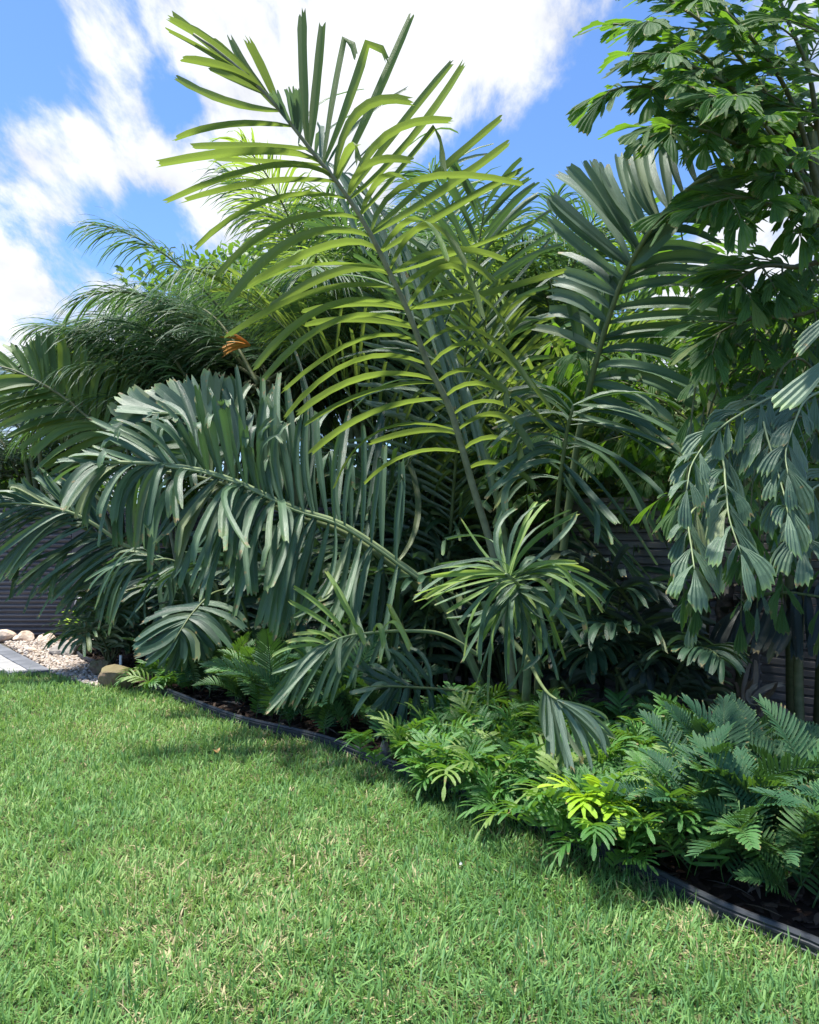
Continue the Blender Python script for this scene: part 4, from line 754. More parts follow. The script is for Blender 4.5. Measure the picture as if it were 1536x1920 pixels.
clump('feather_palm', 320, 9.9, 24, (1.6, 2.2), 'fine feathered palm sloping down to the left skyline behind the pale fan', 'feather', el=(20, 72), sag=(55, 105), h0=2.55, az=(-115, 110), **fz)
clump('feather_palm', 570, 9.7, 24, (1.8, 2.3), 'dense feathered palm behind the left leaflets of the tall backlit frond', 'feather', el=(25, 72), sag=(50, 105), h0=3.20, az=(-115, 110), **fz)
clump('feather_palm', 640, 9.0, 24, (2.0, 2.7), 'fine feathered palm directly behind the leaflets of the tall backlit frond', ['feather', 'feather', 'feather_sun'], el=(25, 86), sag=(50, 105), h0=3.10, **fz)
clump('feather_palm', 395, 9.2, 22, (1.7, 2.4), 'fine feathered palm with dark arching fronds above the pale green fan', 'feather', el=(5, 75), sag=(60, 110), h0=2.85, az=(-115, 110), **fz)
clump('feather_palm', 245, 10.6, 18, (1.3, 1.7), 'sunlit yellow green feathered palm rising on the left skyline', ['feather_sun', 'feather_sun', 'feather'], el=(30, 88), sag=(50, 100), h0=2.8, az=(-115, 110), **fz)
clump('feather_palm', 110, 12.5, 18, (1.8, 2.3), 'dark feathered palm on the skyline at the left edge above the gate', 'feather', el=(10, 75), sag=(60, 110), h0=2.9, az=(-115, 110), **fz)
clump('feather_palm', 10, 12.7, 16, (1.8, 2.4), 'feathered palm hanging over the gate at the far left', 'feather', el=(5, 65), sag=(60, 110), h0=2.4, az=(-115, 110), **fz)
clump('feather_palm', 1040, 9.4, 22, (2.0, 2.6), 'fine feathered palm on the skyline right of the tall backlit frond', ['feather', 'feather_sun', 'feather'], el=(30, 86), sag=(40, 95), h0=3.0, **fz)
clump('feather_palm', 790, 9.3, 20, (2.2, 2.7), 'fine feathered palm with dark tips showing above the central leaflets', 'feather', el=(40, 88), sag=(40, 90), h0=3.15, **fz)
# orange flower spathe in the crown
sp_ = Geo()
for i in range(16):
    b = at(470, 648, 8.0); d = nrm(np.array([-1 + rng.normal(0, .15), rng.normal(0, .2), .35 + rng.normal(0, .22)])); P = droop_lines(b[None], d[None], np.array([rng.uniform(.18, .34)]), .5, 6)
    V, F, A = ribbons(P, np.array([.022]), nrm(rng.normal(0, 1, (1, 3))), 'blunt', 3); sp_.add(V[0], F, A[0])
m_or = plain_mat('orange_spathe', (.42, .14, .02), (.60, .30, .05), 20, .6)
o = sp_.build('flower_cluster', m_or, origin=at(470, 648, 8.0)); tag(o, 'small orange flower cluster among the feathered fronds', 'flower')

# ---- fishtail palms on the right
def fish_leaf_set(p, d, Ls, nref, spread=.62, droop=.5, rows=5, cols=9):
    P = droop_lines(p, d, Ls, droop, rows)
    return ribbons(P, Ls * spread, nref, 'wedge', cols, .12, .0, rng.normal(0, .5, len(p)), pleat=.10)
def jag_wedge(V, A, Ls, rows=5, cols=9):
    m = len(V); V = V.reshape(m, rows, cols, 3); T = nrm(V[:, -1] - V[:, -2]); u = np.linspace(-1, 1, cols)
    sk = rng.uniform(-.5, .5, (m, 1)); off = -.14 * u[None] ** 2 + sk * u[None] * .60 + .13 * (np.arange(cols) % 2)[None] * rng.uniform(.3, 1.3, (m, cols)) + rng.normal(0, .03, (m, cols))
    V[:, -1] += T * (off * Ls[:, None])[..., None]; V[:, -2] += T * (off * Ls[:, None] * .35)[..., None]
    return V.reshape(m, -1, 3)
def fish_frond(parent, path, n, L, mat, stalk, ang=50, droop=.6, t0=.25, r=(.018, .005), single=True, down=.25, spread=(.45, .62), term=True, sec=0, seclen=.5, up=None, facing=None):
    """fishtail frond: wedge leaflets on the stalk, or on side stalks when sec is given"""
    C = smooth_path(path, 26); T = nrm(np.gradient(C, axis=0)); upv = np.array([0, 0, 1.0]) if up is None else nrm(up); S = nrm(np.cross(T, upv)); U = np.cross(S, T)
    g = Geo(); V, F = tube(C, np.linspace(r[0], r[1], 26), 6); g.add(V, F); lines = [C] if not sec else []
    if sec:
        for i in range(sec):
            t = t0 + (1 - t0) * i / sec; j = int(t * 25); sd_ = 1 if i % 2 else -1; a = R(rng.uniform(45, 70)); d = math.cos(a) * T[j] + math.sin(a) * (sd_ * S[j] + U[j] * rng.uniform(-.3, .3))
            P = droop_lines(C[j][None], d[None], np.array([seclen * rng.uniform(.7, 1.1) * (1 - .45 * t)]), droop * .8, 8)[0]; lines.append(P); V, F = tube(P, np.linspace(r[0] * .4, .003, 8), 5); g.add(V, F)
        lines.append(C[17:])
    fr = g.build('frond', stalk, parent, path[0])
    for Ln in lines:
        Ln = smooth_path(Ln, 20); TT = nrm(np.gradient(Ln, axis=0)); SS = nrm(np.cross(TT, upv)); UU = np.cross(SS, TT); k = n; tt = np.clip(np.linspace(t0 if not sec else .12, .97, k) + rng.normal(0, .015, k), 0, 1); ii = (tt * 19).astype(int)
        for sd_ in (-1, 1):
            p = Ln[ii]; a = np.full(k, R(ang)) * rng.uniform(.7, 1.2, k); d = np.cos(a)[:, None] * TT[ii] + np.sin(a)[:, None] * (SS[ii] * sd_ + UU[ii] * rng.normal(0, .3, (k, 1))) + np.array([0, 0, -down])
            Ls = L * rng.uniform(.7, 1.25, k); nf = nrm((UU[ii] if facing is None else nrm(facing)[None] + 0 * p) + rng.normal(0, .42, (k, 3)))
            V, F, A = fish_leaf_set(p, nrm(d), Ls, nf, rng.uniform(*spread), droop); V = jag_wedge(V, A, Ls); put_leaves(V, F, A, mat, fr, single, smooth=False)
        if term:
            p = Ln[-1:]; Ls = np.array([L * 1.05]); V, F, A = fish_leaf_set(p, TT[-1:], Ls, nrm((UU[-1:] if facing is None else nrm(facing)[None]) + rng.normal(0, .2, (1, 3))), .5, droop); V = jag_wedge(V, A, Ls); put_leaves(V, F, A, mat, fr, single, smooth=False)
    return fr
def atp(*pts): return [at(*p) for p in pts]
ft = empty('fishtail_palm', ground(1640, 1500)); tag(ft, 'tall fishtail palm whose dark wedge leaves fill the top right corner', 'palm')
b0 = ground(1640, 1500); top = at(1545, 430, 4.9)
V, F = tube(smooth_path([b0, b0 + [.02, .05, 1.0], (b0 + top) / 2 + [0.05, 0, .2], top, at(1520, 250, 4.9)], 20), np.linspace(.06, .035, 20), 8); mesh_obj('trunk', V, F, M['cane'], ft, b0)
UPF = (-.1, -.6, .75)
for pts, sec, sl in [([(1545, 430, 4.9), (1470, 260, 4.75), (1350, 150, 4.6), (1235, 105, 4.5), (1190, 100, 4.45)], 9, .42),
                     ([(1545, 380, 4.9), (1480, 180, 4.8), (1390, 50, 4.7), (1290, -30, 4.6)], 9, .5),
                     ([(1540, 330, 5.0), (1520, 150, 4.9), (1470, 20, 4.8), (1440, -80, 4.8)], 8, .5),
                     ([(1550, 440, 4.9), (1460, 330, 4.7), (1350, 255, 4.5), (1250, 235, 4.4), (1215, 240, 4.35)], 9, .36),
                     ([(1560, 440, 4.9), (1480, 400, 4.7), (1390, 370, 4.5), (1310, 390, 4.4)], 8, .42),
                     ([(1560, 480, 5.0), (1500, 500, 5.0), (1430, 500, 4.9), (1360, 540, 4.85)], 7, .42),
                     ([(1560, 300, 4.7), (1580, 100, 4.5), (1590, -60, 4.4)], 8, .5),
                     ([(1545, 430, 5.1), (1440, 200, 5.3), (1330, 20, 5.4), (1250, -60, 5.4)], 8, .5),
                     ([(1570, 430, 5.2), (1420, 300, 5.5), (1300, 190, 5.6), (1260, 150, 5.6)], 8, .45),
                     ([(1570, 330, 5.2), (1500, 200, 5.6), (1440, 120, 5.7)], 6, .5), ([(1560, 400, 5.0), (1400, 180, 4.9), (1250, 60, 4.8), (1150, 45, 4.7)], 9, .42), ([(1560, 420, 5.0), (1380, 230, 4.9), (1260, 170, 4.8), (1160, 165, 4.7), (1130, 185, 4.7)], 8, .34), ([(1540, 330, 5.0), (1380, 100, 5.1), (1240, -10, 5.1), (1170, -30, 5.1)], 8, .45), ([(1545, 440, 4.8), (1480, 300, 4.5), (1400, 200, 4.3), (1330, 180, 4.2)], 7, .4),
                     ([(1580, 560, 5.3), (1500, 590, 5.3), (1400, 600, 5.2), (1320, 640, 5.2)], 7, .42)]:
    fish_frond(ft, atp(*pts), 7, .205, M['fish'], M['cane'], sec=sec, seclen=sl, single=True, r=(.020, .006), droop=.35, t0=.22, spread=(.20, .36), up=UPF, ang=36, down=.06)
# the hanging pale wedges at the lower right
fh = empty('fishtail_palm', ground(1500, 1420)); tag(fh, 'fishtail palm with pale grey green wedge leaves hanging in front of the right fence', 'palm')
gb = ground(1500, 1420)
def arch(px, py, Y): return [gb + [0, 0, .02], gb + [.02, .02, .9]]
for pts, n, L in [([Z5(1500, 60), Z5(1280, 100), Z5(1100, 190), Z5(940, 300), Z5(820, 460), Z5(790, 600)], 8, .26),
                  ([Z5(1420, 60), Z5(1200, 200), Z5(1190, 270), Z5(1240, 450), Z5(1290, 620), Z5(1310, 720)], 8, .27),
                  ([Z5(1250, 330), Z5(1000, 400), Z5(985, 500), Z5(995, 620), Z5(1010, 750), Z5(1070, 930)], 8, .27),
                  ([Z5(1000, 620), Z5(850, 680), Z5(800, 760), Z5(815, 900), Z5(830, 1010)], 5, .27),
                  ([Z5(1560, 60), Z5(1410, 130), Z5(1350, 240), Z5(1300, 400), Z5(1310, 520)], 7, .26),
                  ([Z5(1640, 500), Z5(1500, 560), Z5(1420, 620), Z5(1370, 800), Z5(1380, 900)], 6, .25)]:
    Y0 = 4.15; pp = [(1560 + i * 5, 1000 - i, 4.6) for i in range(1)]
    P = [at(a, b, Y0 - .1 * k + .25) for k, (a, b) in enumerate(pts)]
    fish_frond(fh, P, n + 1, L * .74, M['fish_pale'], M['rachis_pale'], ang=50, droop=.8, t0=.22, r=(.008, .003), down=.25, spread=(.36, .50), up=(0, -1, .2), facing=(-.05, -.9, .35))
for i in range(17):                            # the curtain of fronds behind, in deeper shade
    x1, y1 = rng.uniform(1250, 1540), rng.uniform(980, 1190); x0 = x1 + rng.uniform(60, 170); yt = rng.uniform(620, 860); Y_ = rng.uniform(4.6, 5.6)
    P = [at(x0 + 60, yt + 60, Y_ + .3), at(x0, yt, Y_ + .1), at((x0 + x1 * 2) / 3, yt + 50, Y_), at(x1 + 8, (yt + y1) / 2, Y_ - .05), at(x1, y1, Y_ - .1)]
    fish_frond(fh, P, 9, .175, M['fish_pale'] if i % 3 == 0 else M['fish'], M['cane'], ang=46, droop=.6, t0=.2, r=(.009, .003), down=.22, spread=(.28, .42), up=(0, -1, .2), facing=(-.05, -.8, .5))
stem = smooth_path([gb, gb + [.03, .03, 1.0], at(1560, 800, 4.6), at(1590, 600, 4.6)], 16); V, F = tube(stem, np.linspace(.035, .02, 16), 7); mesh_obj('trunk', V, F, M['cane'], fh, gb)
for pts, w_ in [([(1580, 650), (1530, 700), (1462, 765)], .10), ([(1600, 560), (1550, 600), (1492, 655)], .06)]:
    P = np.array([[at(a, b, 3.9) for a, b in pts]]); P = quad_lines(P[:, 0], P[:, 1], P[:, 2], 5); Ls = np.array([np.linalg.norm(P[0, -1] - P[0, 0])])
    V, F, A = ribbons(P, np.array([w_ * 1.3]), nrm(np.array([[-.1, -.8, .6]])), 'wedge', 9, .1, pleat=.10); V = jag_wedge(V, A, Ls * .6); put_leaves(V, F, A, M['fish_pale'], fh, True, smooth=False)
# darker fishtail foliage behind them
def fish_clump(px, Y, n, label, h=(1.0, 2.6), mat='fish', L=.19, lr=(1.2, 1.9), sec=6, az=(-180, 180), single=False, spread=.4):
    x = (px - 768) / FPX * Y; e = empty('fishtail_palm', (x, Y, 0)); tag(e, label, 'palm')
    for k in range(3):
        dx, dy = rng.normal(0, .12, 2); V, F = tube([(x + dx, Y + dy, -.05), (x + dx * 1.6, Y + dy * 1.6, h[1] * .6), (x + dx * 2.4, Y + dy * 2.2, h[1])], [.035, .03, .02], 7); mesh_obj('trunk', V, F, M['cane'], e, (x, Y, 0))
    for i in range(n):
        b = np.array([x + rng.normal(0, spread * .4), Y + rng.normal(0, spread * .4), rng.uniform(*h)])
        fish_frond(e, grow(b, az[0] + (az[1] - az[0]) * (i + rng.random()) / n, rng.uniform(30, 70), rng.uniform(*lr), rng.uniform(40, 90)), 4, L, M[mat] if isinstance(mat, str) else M[mat[i % len(mat)]], M['cane'], sec=sec, seclen=.45, single=single, r=(.014, .004), droop=.6, spread=(.26, .46))
    return e
fish_clump(1300, 6.6, 12, 'dark fishtail palm behind the hanging pale wedges', (1.1, 2.6))
fish_clump(1480, 6.0, 13, 'dark fishtail palm filling the right edge above the fence', (1.25, 3.0))
fish_clump(1190, 7.4, 10, 'fishtail palm between the stiff grey frond and the yellow tree', (.8, 2.6))
fish_clump(1400, 7.2, 10, 'small fishtail palm in the dark under the yellow green tree', (1.2, 2.9))
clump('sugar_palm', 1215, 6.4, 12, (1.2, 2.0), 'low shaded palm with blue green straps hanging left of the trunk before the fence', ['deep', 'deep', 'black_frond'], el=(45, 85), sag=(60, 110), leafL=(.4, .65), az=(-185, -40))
# the trunk before the fence and its dark and dead fronds
tr = empty('palm_trunk', ground(1362, 1372)); tag(tr, 'dark trunk with peeling leaf bases standing before the right fence', 'palm')
bt = ground(1362, 1372); xy = bt[:2]
P = np.array([(xy[0], xy[1], z) for z in np.linspace(-.05, 1.3, 26)]); V, F = tube(P, .062 + .012 * (np.arange(26) % 3 == 0), 10); V = V + rng.normal(0, .004, V.shape); mesh_obj('trunk', V, F, M['trunk'], tr, bt)
for i in range(9):
    a = rng.uniform(0, 6.28); b = np.array([xy[0] + .06 * math.cos(a), xy[1] + .06 * math.sin(a), rng.uniform(.3, 1.2)]); V, F, A = ribbons(droop_lines(b[None], np.array([[math.cos(a) * .5, math.sin(a) * .5, .6]]), np.array([.35]), 2.4, 7), np.array([.04]), nrm(np.array([[math.cos(a), math.sin(a), .3]])), 'strap', 3, .3, .6)
    mesh_obj('leaf_base', V[0], F, M['dead'], tr, b, A[0])
dkey = [(1600, 1130, 1590, 1180, 1560, 1250, -.2), (1530, 1120, 1540, 1150, 1530, 1230, -.2), (1500, 1120, 1500, 1160, 1500, 1235, -.2), (1470, 1118, 1465, 1170, 1445, 1225, -.2), (1440, 1120, 1420, 1170, 1400, 1215, -.1), (1400, 1130, 1370, 1180, 1350, 1240, -.1), (1380, 1140, 1340, 1190, 1325, 1250, -.1)]
keyed_frond(tr, [(1362, 1200, 6.1), (1400, 1130, 5.9), (1460, 1112, 5.5), (1530, 1118, 5.2), (1600, 1130, 5.0)], 0, [dkey, [(k[0], k[1], k[2] + 20, k[3] - 50, k[4] + 40, k[5] - 90, .4) for k in dkey]], M['black_frond'], M['rachis'], w=.07, n=(20, 14), r=(.022, .006), jit=6, up=(.3, -.4, .85))
Zr = lambda *v: tuple((1236 + a / 5.12) if i % 2 == 0 else 1050 + a / 5.12 for i, a in enumerate(v))
kd_ = [(870, 1370, 1000, 1250, 1160, 1145, 0), (860, 1380, 780, 1280, 820, 1180, 0), (940, 1390, 1050, 1330, 1180, 1200, -.2), (950, 1395, 1000, 1450, 1080, 1600, 0), (1000, 1400, 1080, 1420, 1240, 1560, 0), (1050, 1420, 1150, 1400, 1250, 1500, 0), (880, 1390, 890, 1450, 860, 1500, 0), (1100, 1430, 1180, 1480, 1240, 1580, 0), (700, 1365, 560, 1440, 360, 1430, 0), (760, 1370, 700, 1500, 650, 1560, 0), (800, 1300, 790, 1150, 800, 980, 0), (880, 1330, 930, 1150, 940, 960, 0)]
keyed_frond(tr, [(*Zr(430, 1340), 6.0), (*Zr(700, 1365), 5.8), (*Zr(950, 1395), 5.6), (*Zr(1150, 1440), 5.5)], 0, [conv(kd_, Zr)], M['dead'], M['rachis_brown'], w=.04, n=(18,), r=(.010, .004), jit=4, up=(0, -.8, .5), tw=1.2)

# ---- trees beyond the fence
def leafy_tree(px, Y, h, cr, nl, mat, label, group=None, low=.25, lob=5, ls=.16):
    x = (px - 768) / FPX * Y; e = empty('garden_tree', (x, Y, 0)); tag(e, label, 'tree', group); b = np.array([x, Y, 0])
    V, F = tube([b - [0, 0, .1], b + [.1, 0, h * .35], b + [.0, .1, h * .7]], [.11, .085, .05], 8); tk = mesh_obj('trunk', V, F, M['trunk'], e, b)
    cents = []
    for i in range(11):
        d = nrm(rng.normal(0, 1, 3)); d[2] = abs(d[2]) * .9 - .15; c = b + [0, 0, h * .68] + d * cr * np.array([1, 1, h * .32 / cr]) * rng.uniform(.4, .95); cents.append(c)
        V, F = tube(smooth_path([b + [0, 0, h * rng.uniform(.25, .6)], (b + [0, 0, h * .5] + c) / 2, c], 8), np.linspace(.04, .012, 8), 5); mesh_obj('limb', V, F, M['trunk'], tk, b)
    cents = np.array(cents); k = nl; ci = rng.integers(0, len(cents), k); off = nrm(rng.normal(0, 1, (k, 3))) * (rng.random((k, 1)) ** .4) * cr * .42; p = cents[ci] + off
    g = Geo(); d = nrm(off + rng.normal(0, .5, (k, 3)) * cr * .4 + np.array([0, 0, -.05])); P = droop_lines(p, d, rng.uniform(.6, 1.2, k) * ls, .6, 4)
    V, F, A = ribbons(P, rng.uniform(.35, .6, k) * ls, nrm(rng.normal(0, .6, (k, 3)) + [0, -.2, 1]), 'oval', 3, .2)
    F2 = (np.array(F)[None] + (np.arange(k) * V.shape[1])[:, None, None]).reshape(-1, 4)
    mesh_obj('crown', V.reshape(-1, 3), F2, M[mat], e, b, A.reshape(-1, 3)); return e
leafy_tree(1290, 11.5, 3.5, 1.6, 5200, 'yellow_tree', 'yellow green tree beyond the fence behind the stiff grey frond')
leafy_tree(1480, 10.5, 4.2, 1.5, 5200, 'yellow_tree', 'bright yellow green tree beyond the fence at the right edge')
leafy_tree(1180, 13.0, 4.2, 1.6, 5200, 'shrub', 'green tree beyond the fence between the feathered palm and the stiff frond')
leafy_tree(1400, 13.0, 5.8, 1.8, 6000, 'shrub', 'tall green tree beyond the fence seen through the fishtail leaves', ls=.2)
leafy_tree(1600, 9.0, 2.8, 1.3, 4200, 'shrub', 'low dark green bush like tree beyond the fence at the right edge')
leafy_tree(470, 13.0, 5.9, 2.2, 8000, 'shrub', 'round green tree beyond the corner of the fence')
leafy_tree(60, 15.0, 2.9, 2.0, 5000, 'shrub', 'low green tree beyond the gate at the far left')
for px_, Y_, h_, lab in [(420, 12.6, 2.7, 'low bush beyond the fence under the feathered palms on the left'), (600, 11.6, 2.7, 'low bush beyond the fence behind the silver frond'), (790, 10.6, 2.7, 'low bush beyond the fence behind the central stalk'),
                         (970, 9.8, 2.6, 'low bush beyond the fence right of the central stalk'), (1130, 9.2, 2.6, 'low bush beyond the fence below the stiff grey green frond')]:
    leafy_tree(px_, Y_, h_, 1.3, 3600, 'shrub', lab, ls=.13)
leafy_tree(-150, 15.0, 3.2, 2.4, 4000, 'shrub', 'wide green tree beyond the gate outside the left edge')
leafy_tree(690, 12.5, 6.2, 2.6, 8000, 'shrub', 'broad green tree beyond the fence behind the middle palms')
leafy_tree(950, 13.0, 5.4, 2.4, 7000, 'shrub', 'green tree beyond the fence behind the tall palms')

# ---- low planting: wart ferns and cycads
def fern_mesh(L_, pairs, seed, lobe=.115, w=.026):
    r = np.random.default_rng(seed); g = Geo(); s = np.linspace(0, 1, 12); droop = r.uniform(.3, .55)
    C = np.c_[np.sin(s * r.uniform(-.3, .3)) * L_ * .4, L_ * (s - .12 * s ** 3), L_ * (.75 * s - (.35 + droop) * s ** 2.2)]
    rd = r.random(); T = nrm(np.gradient(C, axis=0)); up = nrm(np.cross(np.cross(T, [0, 0, 1]), T))
    V, F = tube(C[:7], np.full(7, .0022), 4); A = np.zeros((len(V), 3)); A[:, 2] = .9; g.add(V, F, A)
    P = C[None, 3:]; V, F, A = ribbons(P, np.array([w * .9]), up[5][None], 'blunt', 3, .25); A[..., 2] = rd; g.add(V[0], F, A[0])
    for i in range(pairs):
        t = .22 + .70 * i / pairs; j = int(t * 11)
        for sd_ in (-1, 1):
            f = t * 11 - j; p = C[j] * (1 - f) + C[min(j + 1, 11)] * f; S = nrm(np.cross(T[j], up[j])) * sd_; a = R(r.uniform(48, 60) * (1 - .35 * i / pairs))
            ln = lobe * (.75 + .55 * math.sin(math.pi * (.25 + .6 * i / pairs))) * r.uniform(.85, 1.15); d = nrm(math.cos(a) * T[j] + math.sin(a) * S + up[j] * .18)
            P = droop_lines(p[None], d[None], np.array([ln]), r.uniform(.3, .9), 6); V, F, A = ribbons(P, np.array([w * r.uniform(.85, 1.1)]), (up[j] + r.normal(0, .12, 3))[None], 'blunt', 3, .28); A[..., 2] = np.clip(rd + r.normal(0, .05), 0, 1); g.add(V[0], F, A[0])
    P = droop_lines(C[-1:], T[-1:], np.array([lobe * .8]), .4, 5); V, F, A = ribbons(P, np.array([w]), up[-1:], 'blunt', 3, .28); A[..., 2] = rd; g.add(V[0], F, A[0])
    return g
def cycad_mesh(L_, pairs, seed, leaf=.115, w=.0165, curve=.5):
    r = np.random.default_rng(seed); g = Geo(); s = np.linspace(0, 1, 16); rd = r.random()
    C = np.c_[np.sin(s * r.uniform(-.4, .4)) * L_ * .3, L_ * s * .9, L_ * (.7 * s - curve * s ** 2.2)]
    T = nrm(np.gradient(C, axis=0)); up = nrm(np.cross(np.cross(T, [0, 0, 1]), T)); V, F = tube(C, np.linspace(.0045, .002, 16), 5); A = np.zeros((len(V), 3)); A[:, 2] = .95; g.add(V, F, A)
    t = np.linspace(.09, .99, pairs); j = np.minimum((t * 15).astype(int), 14); f = (t * 15 - j)[:, None]; p = C[j] * (1 - f) + C[np.minimum(j + 1, 15)] * f
    q_ = (t - .09) / .90; ln = leaf * np.interp(q_, [0, .2, .6, 1], [.6, 1, .95, .4]) * r.uniform(.9, 1.1, pairs)
    for sd_ in (-1, 1):
        S = nrm(np.cross(T[j], up[j])) * sd_; a = R(1) * np.interp(q_, [0, .5, 1], [75, 62, 30]) + r.normal(0, .06, pairs)
        d = np.cos(a)[:, None] * T[j] + np.sin(a)[:, None] * (S * .85 + up[j] * .5); P = droop_lines(p, nrm(d), ln, r.uniform(.1, .4), 4)
        V, F, A = ribbons(P, np.full(pairs, w), nrm(up[j] - S * .4), 'blunt', 3, .3, .25); A[..., 2] = np.clip(rd + r.normal(0, .08, pairs), 0, 1)[:, None]
        for i in range(pairs): g.add(V[i], F, A[i])
    return g
def protos(fn, k, mat, name='frond'):
    out = []
    for i in range(k):
        g = fn(i); me = bpy.data.meshes.new(name); me.from_pydata(np.vstack(g.V).tolist(), [], g.F)
        a = me.attributes.new('leaf', 'FLOAT_VECTOR', 'POINT'); a.data.foreach_set('vector', np.vstack(g.A).astype(np.float32).ravel()); me.polygons.foreach_set('use_smooth', [True] * len(me.polygons)); me.materials.append(mat); out.append(me)
    return out
def lowplant(name, cat, x, y, n, meshes, label, group, scale=(.8, 1.2), el=(-10, 50), zb=(.02, .12), spread=.08, face=None, part='frond'):
    e = empty(name, (x, y, 0)); tag(e, label, cat, group)
    for i in range(n):
        o = bpy.data.objects.new(part, meshes[rng.integers(len(meshes))]); COL.objects.link(o); o.parent = e
        a = 2 * math.pi * (i + rng.random()) / n if face is None else face + rng.normal(0, 1.0)
        o.location = (rng.normal(0, spread), rng.normal(0, spread), rng.uniform(*zb)); s_ = rng.uniform(*scale)
        o.rotation_euler = Euler((R(rng.uniform(*el)), R(rng.normal(0, 14)), a), 'XYZ'); o.scale = (s_, s_, s_)
    return e
fern_m = protos(lambda i: fern_mesh(.27 + .018 * i, 6 + i % 3, 50 + i, .105, .0215), 7, M['fern']); lime_m = protos(lambda i: fern_mesh(.30, 7, 80 + i, .08, .024), 2, M['fern_lime'])
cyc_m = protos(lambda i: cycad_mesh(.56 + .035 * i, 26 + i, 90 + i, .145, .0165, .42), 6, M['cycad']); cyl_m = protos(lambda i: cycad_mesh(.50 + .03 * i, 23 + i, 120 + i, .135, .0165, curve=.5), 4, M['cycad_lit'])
ORD = ['first', 'second', 'third', 'fourth', 'fifth', 'sixth', 'seventh', 'eighth', 'ninth', 'tenth', 'eleventh', 'twelfth']
def row_of(name, cat, pts, meshes, text, group, off=(0, 0), **kw):
    pts = sorted(pts)
    for i, (px, py) in enumerate(pts):
        g_ = ground(px + off[0], py + off[1]); lab = ('last' if i == len(pts) - 1 else ORD[i]) + ' ' + text
        lowplant(name, cat, g_[0], g_[1], kw.get('n', 14), meshes[i % len(meshes)], lab, group, *kw['a'])
gF = 'wart ferns along the edging'
A1 = ((.62, 1.0), (15, 78), (.03, .20), .11)
row_of('wart_fern', 'fern', [(775, 1452), (800, 1466), (830, 1484), (880, 1508), (930, 1528), (985, 1548), (1035, 1566), (1085, 1584), (1140, 1606), (1195, 1632), (1245, 1652)], [fern_m], 'wart fern from the left in the front row overhanging the edging', gF, (-4, 4), n=26, a=A1)
row_of('wart_fern', 'fern', [(805, 1432), (850, 1452), (925, 1484), (1000, 1508), (1070, 1532), (1140, 1560), (1215, 1590)], [fern_m], 'wart fern from the left in the second row behind the edging', gF, (16, -16), n=22, a=A1)
row_of('wart_fern', 'fern', [(850, 1416), (930, 1432), (1010, 1454), (1090, 1474), (1160, 1494), (1235, 1530)], [fern_m], 'wart fern from the left in the third row below the hanging frond', gF, (20, -16), n=20, a=A1)
row_of('wart_fern', 'fern', [(890, 1385), (980, 1398), (1080, 1422), (1165, 1440), (1240, 1462)], [fern_m], 'wart fern from the left in the shaded back row under the palms', gF, (20, -16), n=15, a=A1)
g_ = ground(1122, 1618); lowplant('lime_fern', 'fern', g_[0], g_[1], 7, lime_m, 'small lime yellow fern leaf cluster at the lawn edge below the green ferns', None, (.95, 1.25), (20, 60), (.13, .22), .04, face=math.pi * .95)
gC = 'cycads at the right edge'; A2 = ((.62, .98), (3, 55), (.04, .22), .08)
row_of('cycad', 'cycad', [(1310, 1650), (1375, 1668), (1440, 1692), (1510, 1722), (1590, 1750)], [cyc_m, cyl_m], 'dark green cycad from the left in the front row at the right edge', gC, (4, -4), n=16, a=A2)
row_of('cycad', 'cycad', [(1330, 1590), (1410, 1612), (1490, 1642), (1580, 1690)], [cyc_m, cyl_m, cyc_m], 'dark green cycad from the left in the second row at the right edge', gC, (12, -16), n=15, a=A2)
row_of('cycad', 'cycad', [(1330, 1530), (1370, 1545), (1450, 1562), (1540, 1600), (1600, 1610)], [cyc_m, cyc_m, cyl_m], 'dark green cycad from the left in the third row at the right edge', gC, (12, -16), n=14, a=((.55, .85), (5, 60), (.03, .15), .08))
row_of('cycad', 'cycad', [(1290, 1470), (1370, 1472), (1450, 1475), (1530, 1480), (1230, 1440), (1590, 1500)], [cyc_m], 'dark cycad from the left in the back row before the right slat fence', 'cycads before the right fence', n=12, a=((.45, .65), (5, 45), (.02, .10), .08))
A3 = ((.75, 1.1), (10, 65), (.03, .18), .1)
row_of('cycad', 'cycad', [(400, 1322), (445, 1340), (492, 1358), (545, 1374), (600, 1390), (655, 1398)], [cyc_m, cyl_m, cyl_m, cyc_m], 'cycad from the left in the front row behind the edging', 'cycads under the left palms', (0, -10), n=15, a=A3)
row_of('cycad', 'cycad', [(365, 1302), (440, 1316), (500, 1332), (560, 1342), (620, 1352), (690, 1366)], [cyc_m], 'cycad from the left in the second row under the silver frond', 'cycads under the left palms', (0, -10), n=14, a=A3)
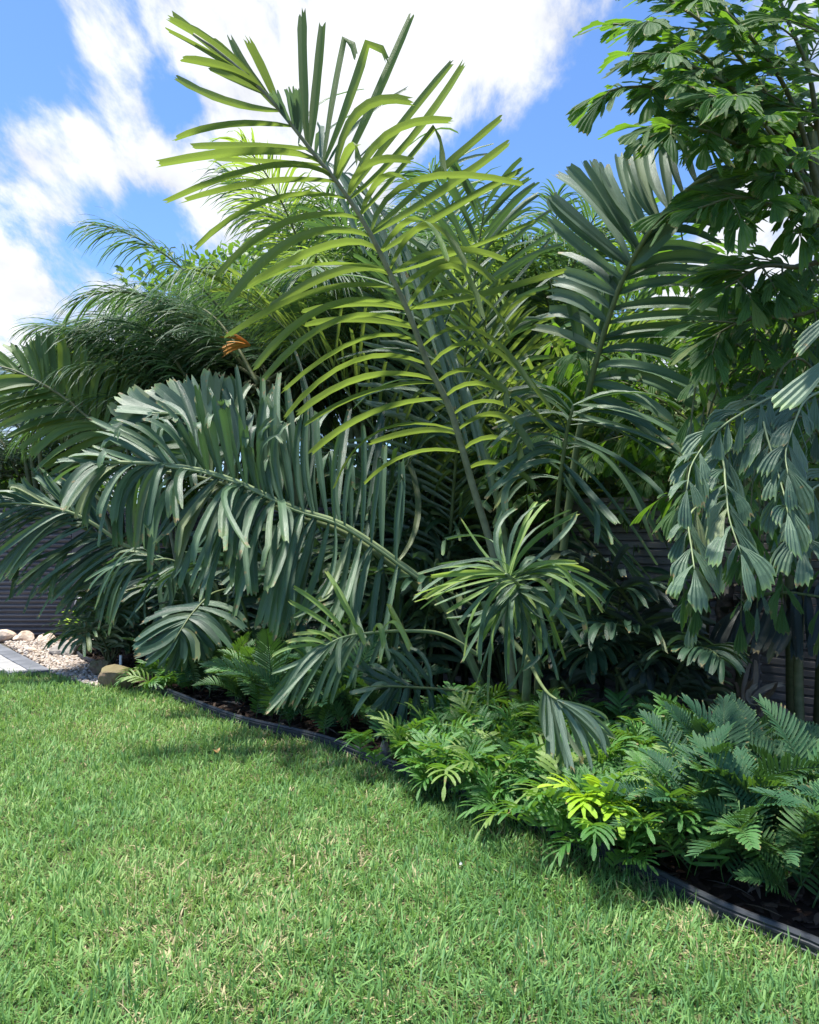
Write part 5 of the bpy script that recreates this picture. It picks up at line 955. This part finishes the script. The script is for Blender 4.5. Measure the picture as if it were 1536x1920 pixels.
row_of('cycad', 'cycad', [(420, 1288), (490, 1296), (560, 1304), (630, 1316), (700, 1330)], [cyc_m], 'cycad from the left in the darkest back row under the silver frond', 'cycads under the left palms', (0, -8), n=14, a=A3)
row_of('wart_fern', 'fern', [(288, 1302), (318, 1312), (350, 1314)], [fern_m], 'small fern from the left in the patch right of the mossy rocks', 'ferns beside the mossy rocks', (0, -12), n=13, a=((.7, 1.0), (5, 50), (.02, .1), .08))
g_ = ground(150, 1236); lowplant('lime_fern', 'fern', g_[0], g_[1] + .3, 9, lime_m, 'lime green fern between the gate rocks and the young palm', None, (1.1, 1.5), (20, 75), (.1, .3), .06)

# ---- dry strips and leaves fallen on the mulch
g = Geo(); P2 = rng.uniform([-3, 2.6], [4.2, 8.5], (2600, 2)); P2 = P2[inside(P2, bed_poly)][:420]
for x_, y_ in P2:
    a = rng.uniform(0, 6.28); P = droop_lines(np.array([[x_, y_, .035]]), np.array([[math.cos(a), math.sin(a), .12]]), np.array([rng.uniform(.05, .26)]), .3, 5)
    V, F, A = ribbons(P, np.array([rng.uniform(.008, .022)]), np.array([[0, 0, 1.0]]) + rng.normal(0, .3, (1, 3)), 'oval', 3, .4); g.add(V[0], F, A[0])
tag(g.build('leaf_litter', M['dead']), 'dry brown leaf strips scattered over the dark mulch', 'leaf litter', kind='stuff')

# ---- small things on the lawn
m_dl = plain_mat('fallen_leaf', (.38, .20, .07), (.62, .40, .18), 20, .7, .4, .004)
def small_leaf(px, py, L_, w, mat, name, label, cat, seed, zr=.045):
    r = np.random.default_rng(seed); b = ground(px, py, zr); P = droop_lines(b[None], np.array([[math.cos(seed), math.sin(seed), .55]]), np.array([L_]), 1.6, 7); V, F, A = ribbons(P, np.array([w]), np.array([[.2, -.6, .8]]), 'oval', 5, .5)
    o = mesh_obj(name, V[0], F, mat, None, b, A[0]); tag(o, label, cat); return o
small_leaf(408, 1412, .085, .055, m_dl, 'fallen_leaf', 'curled tan fallen leaf lying on the lawn near the edging', 'leaf', 2)
small_leaf(862, 1622, .026, .014, m_metal, 'white_petal', 'small white petal lying on the lawn before the ferns', 'petal', 1)
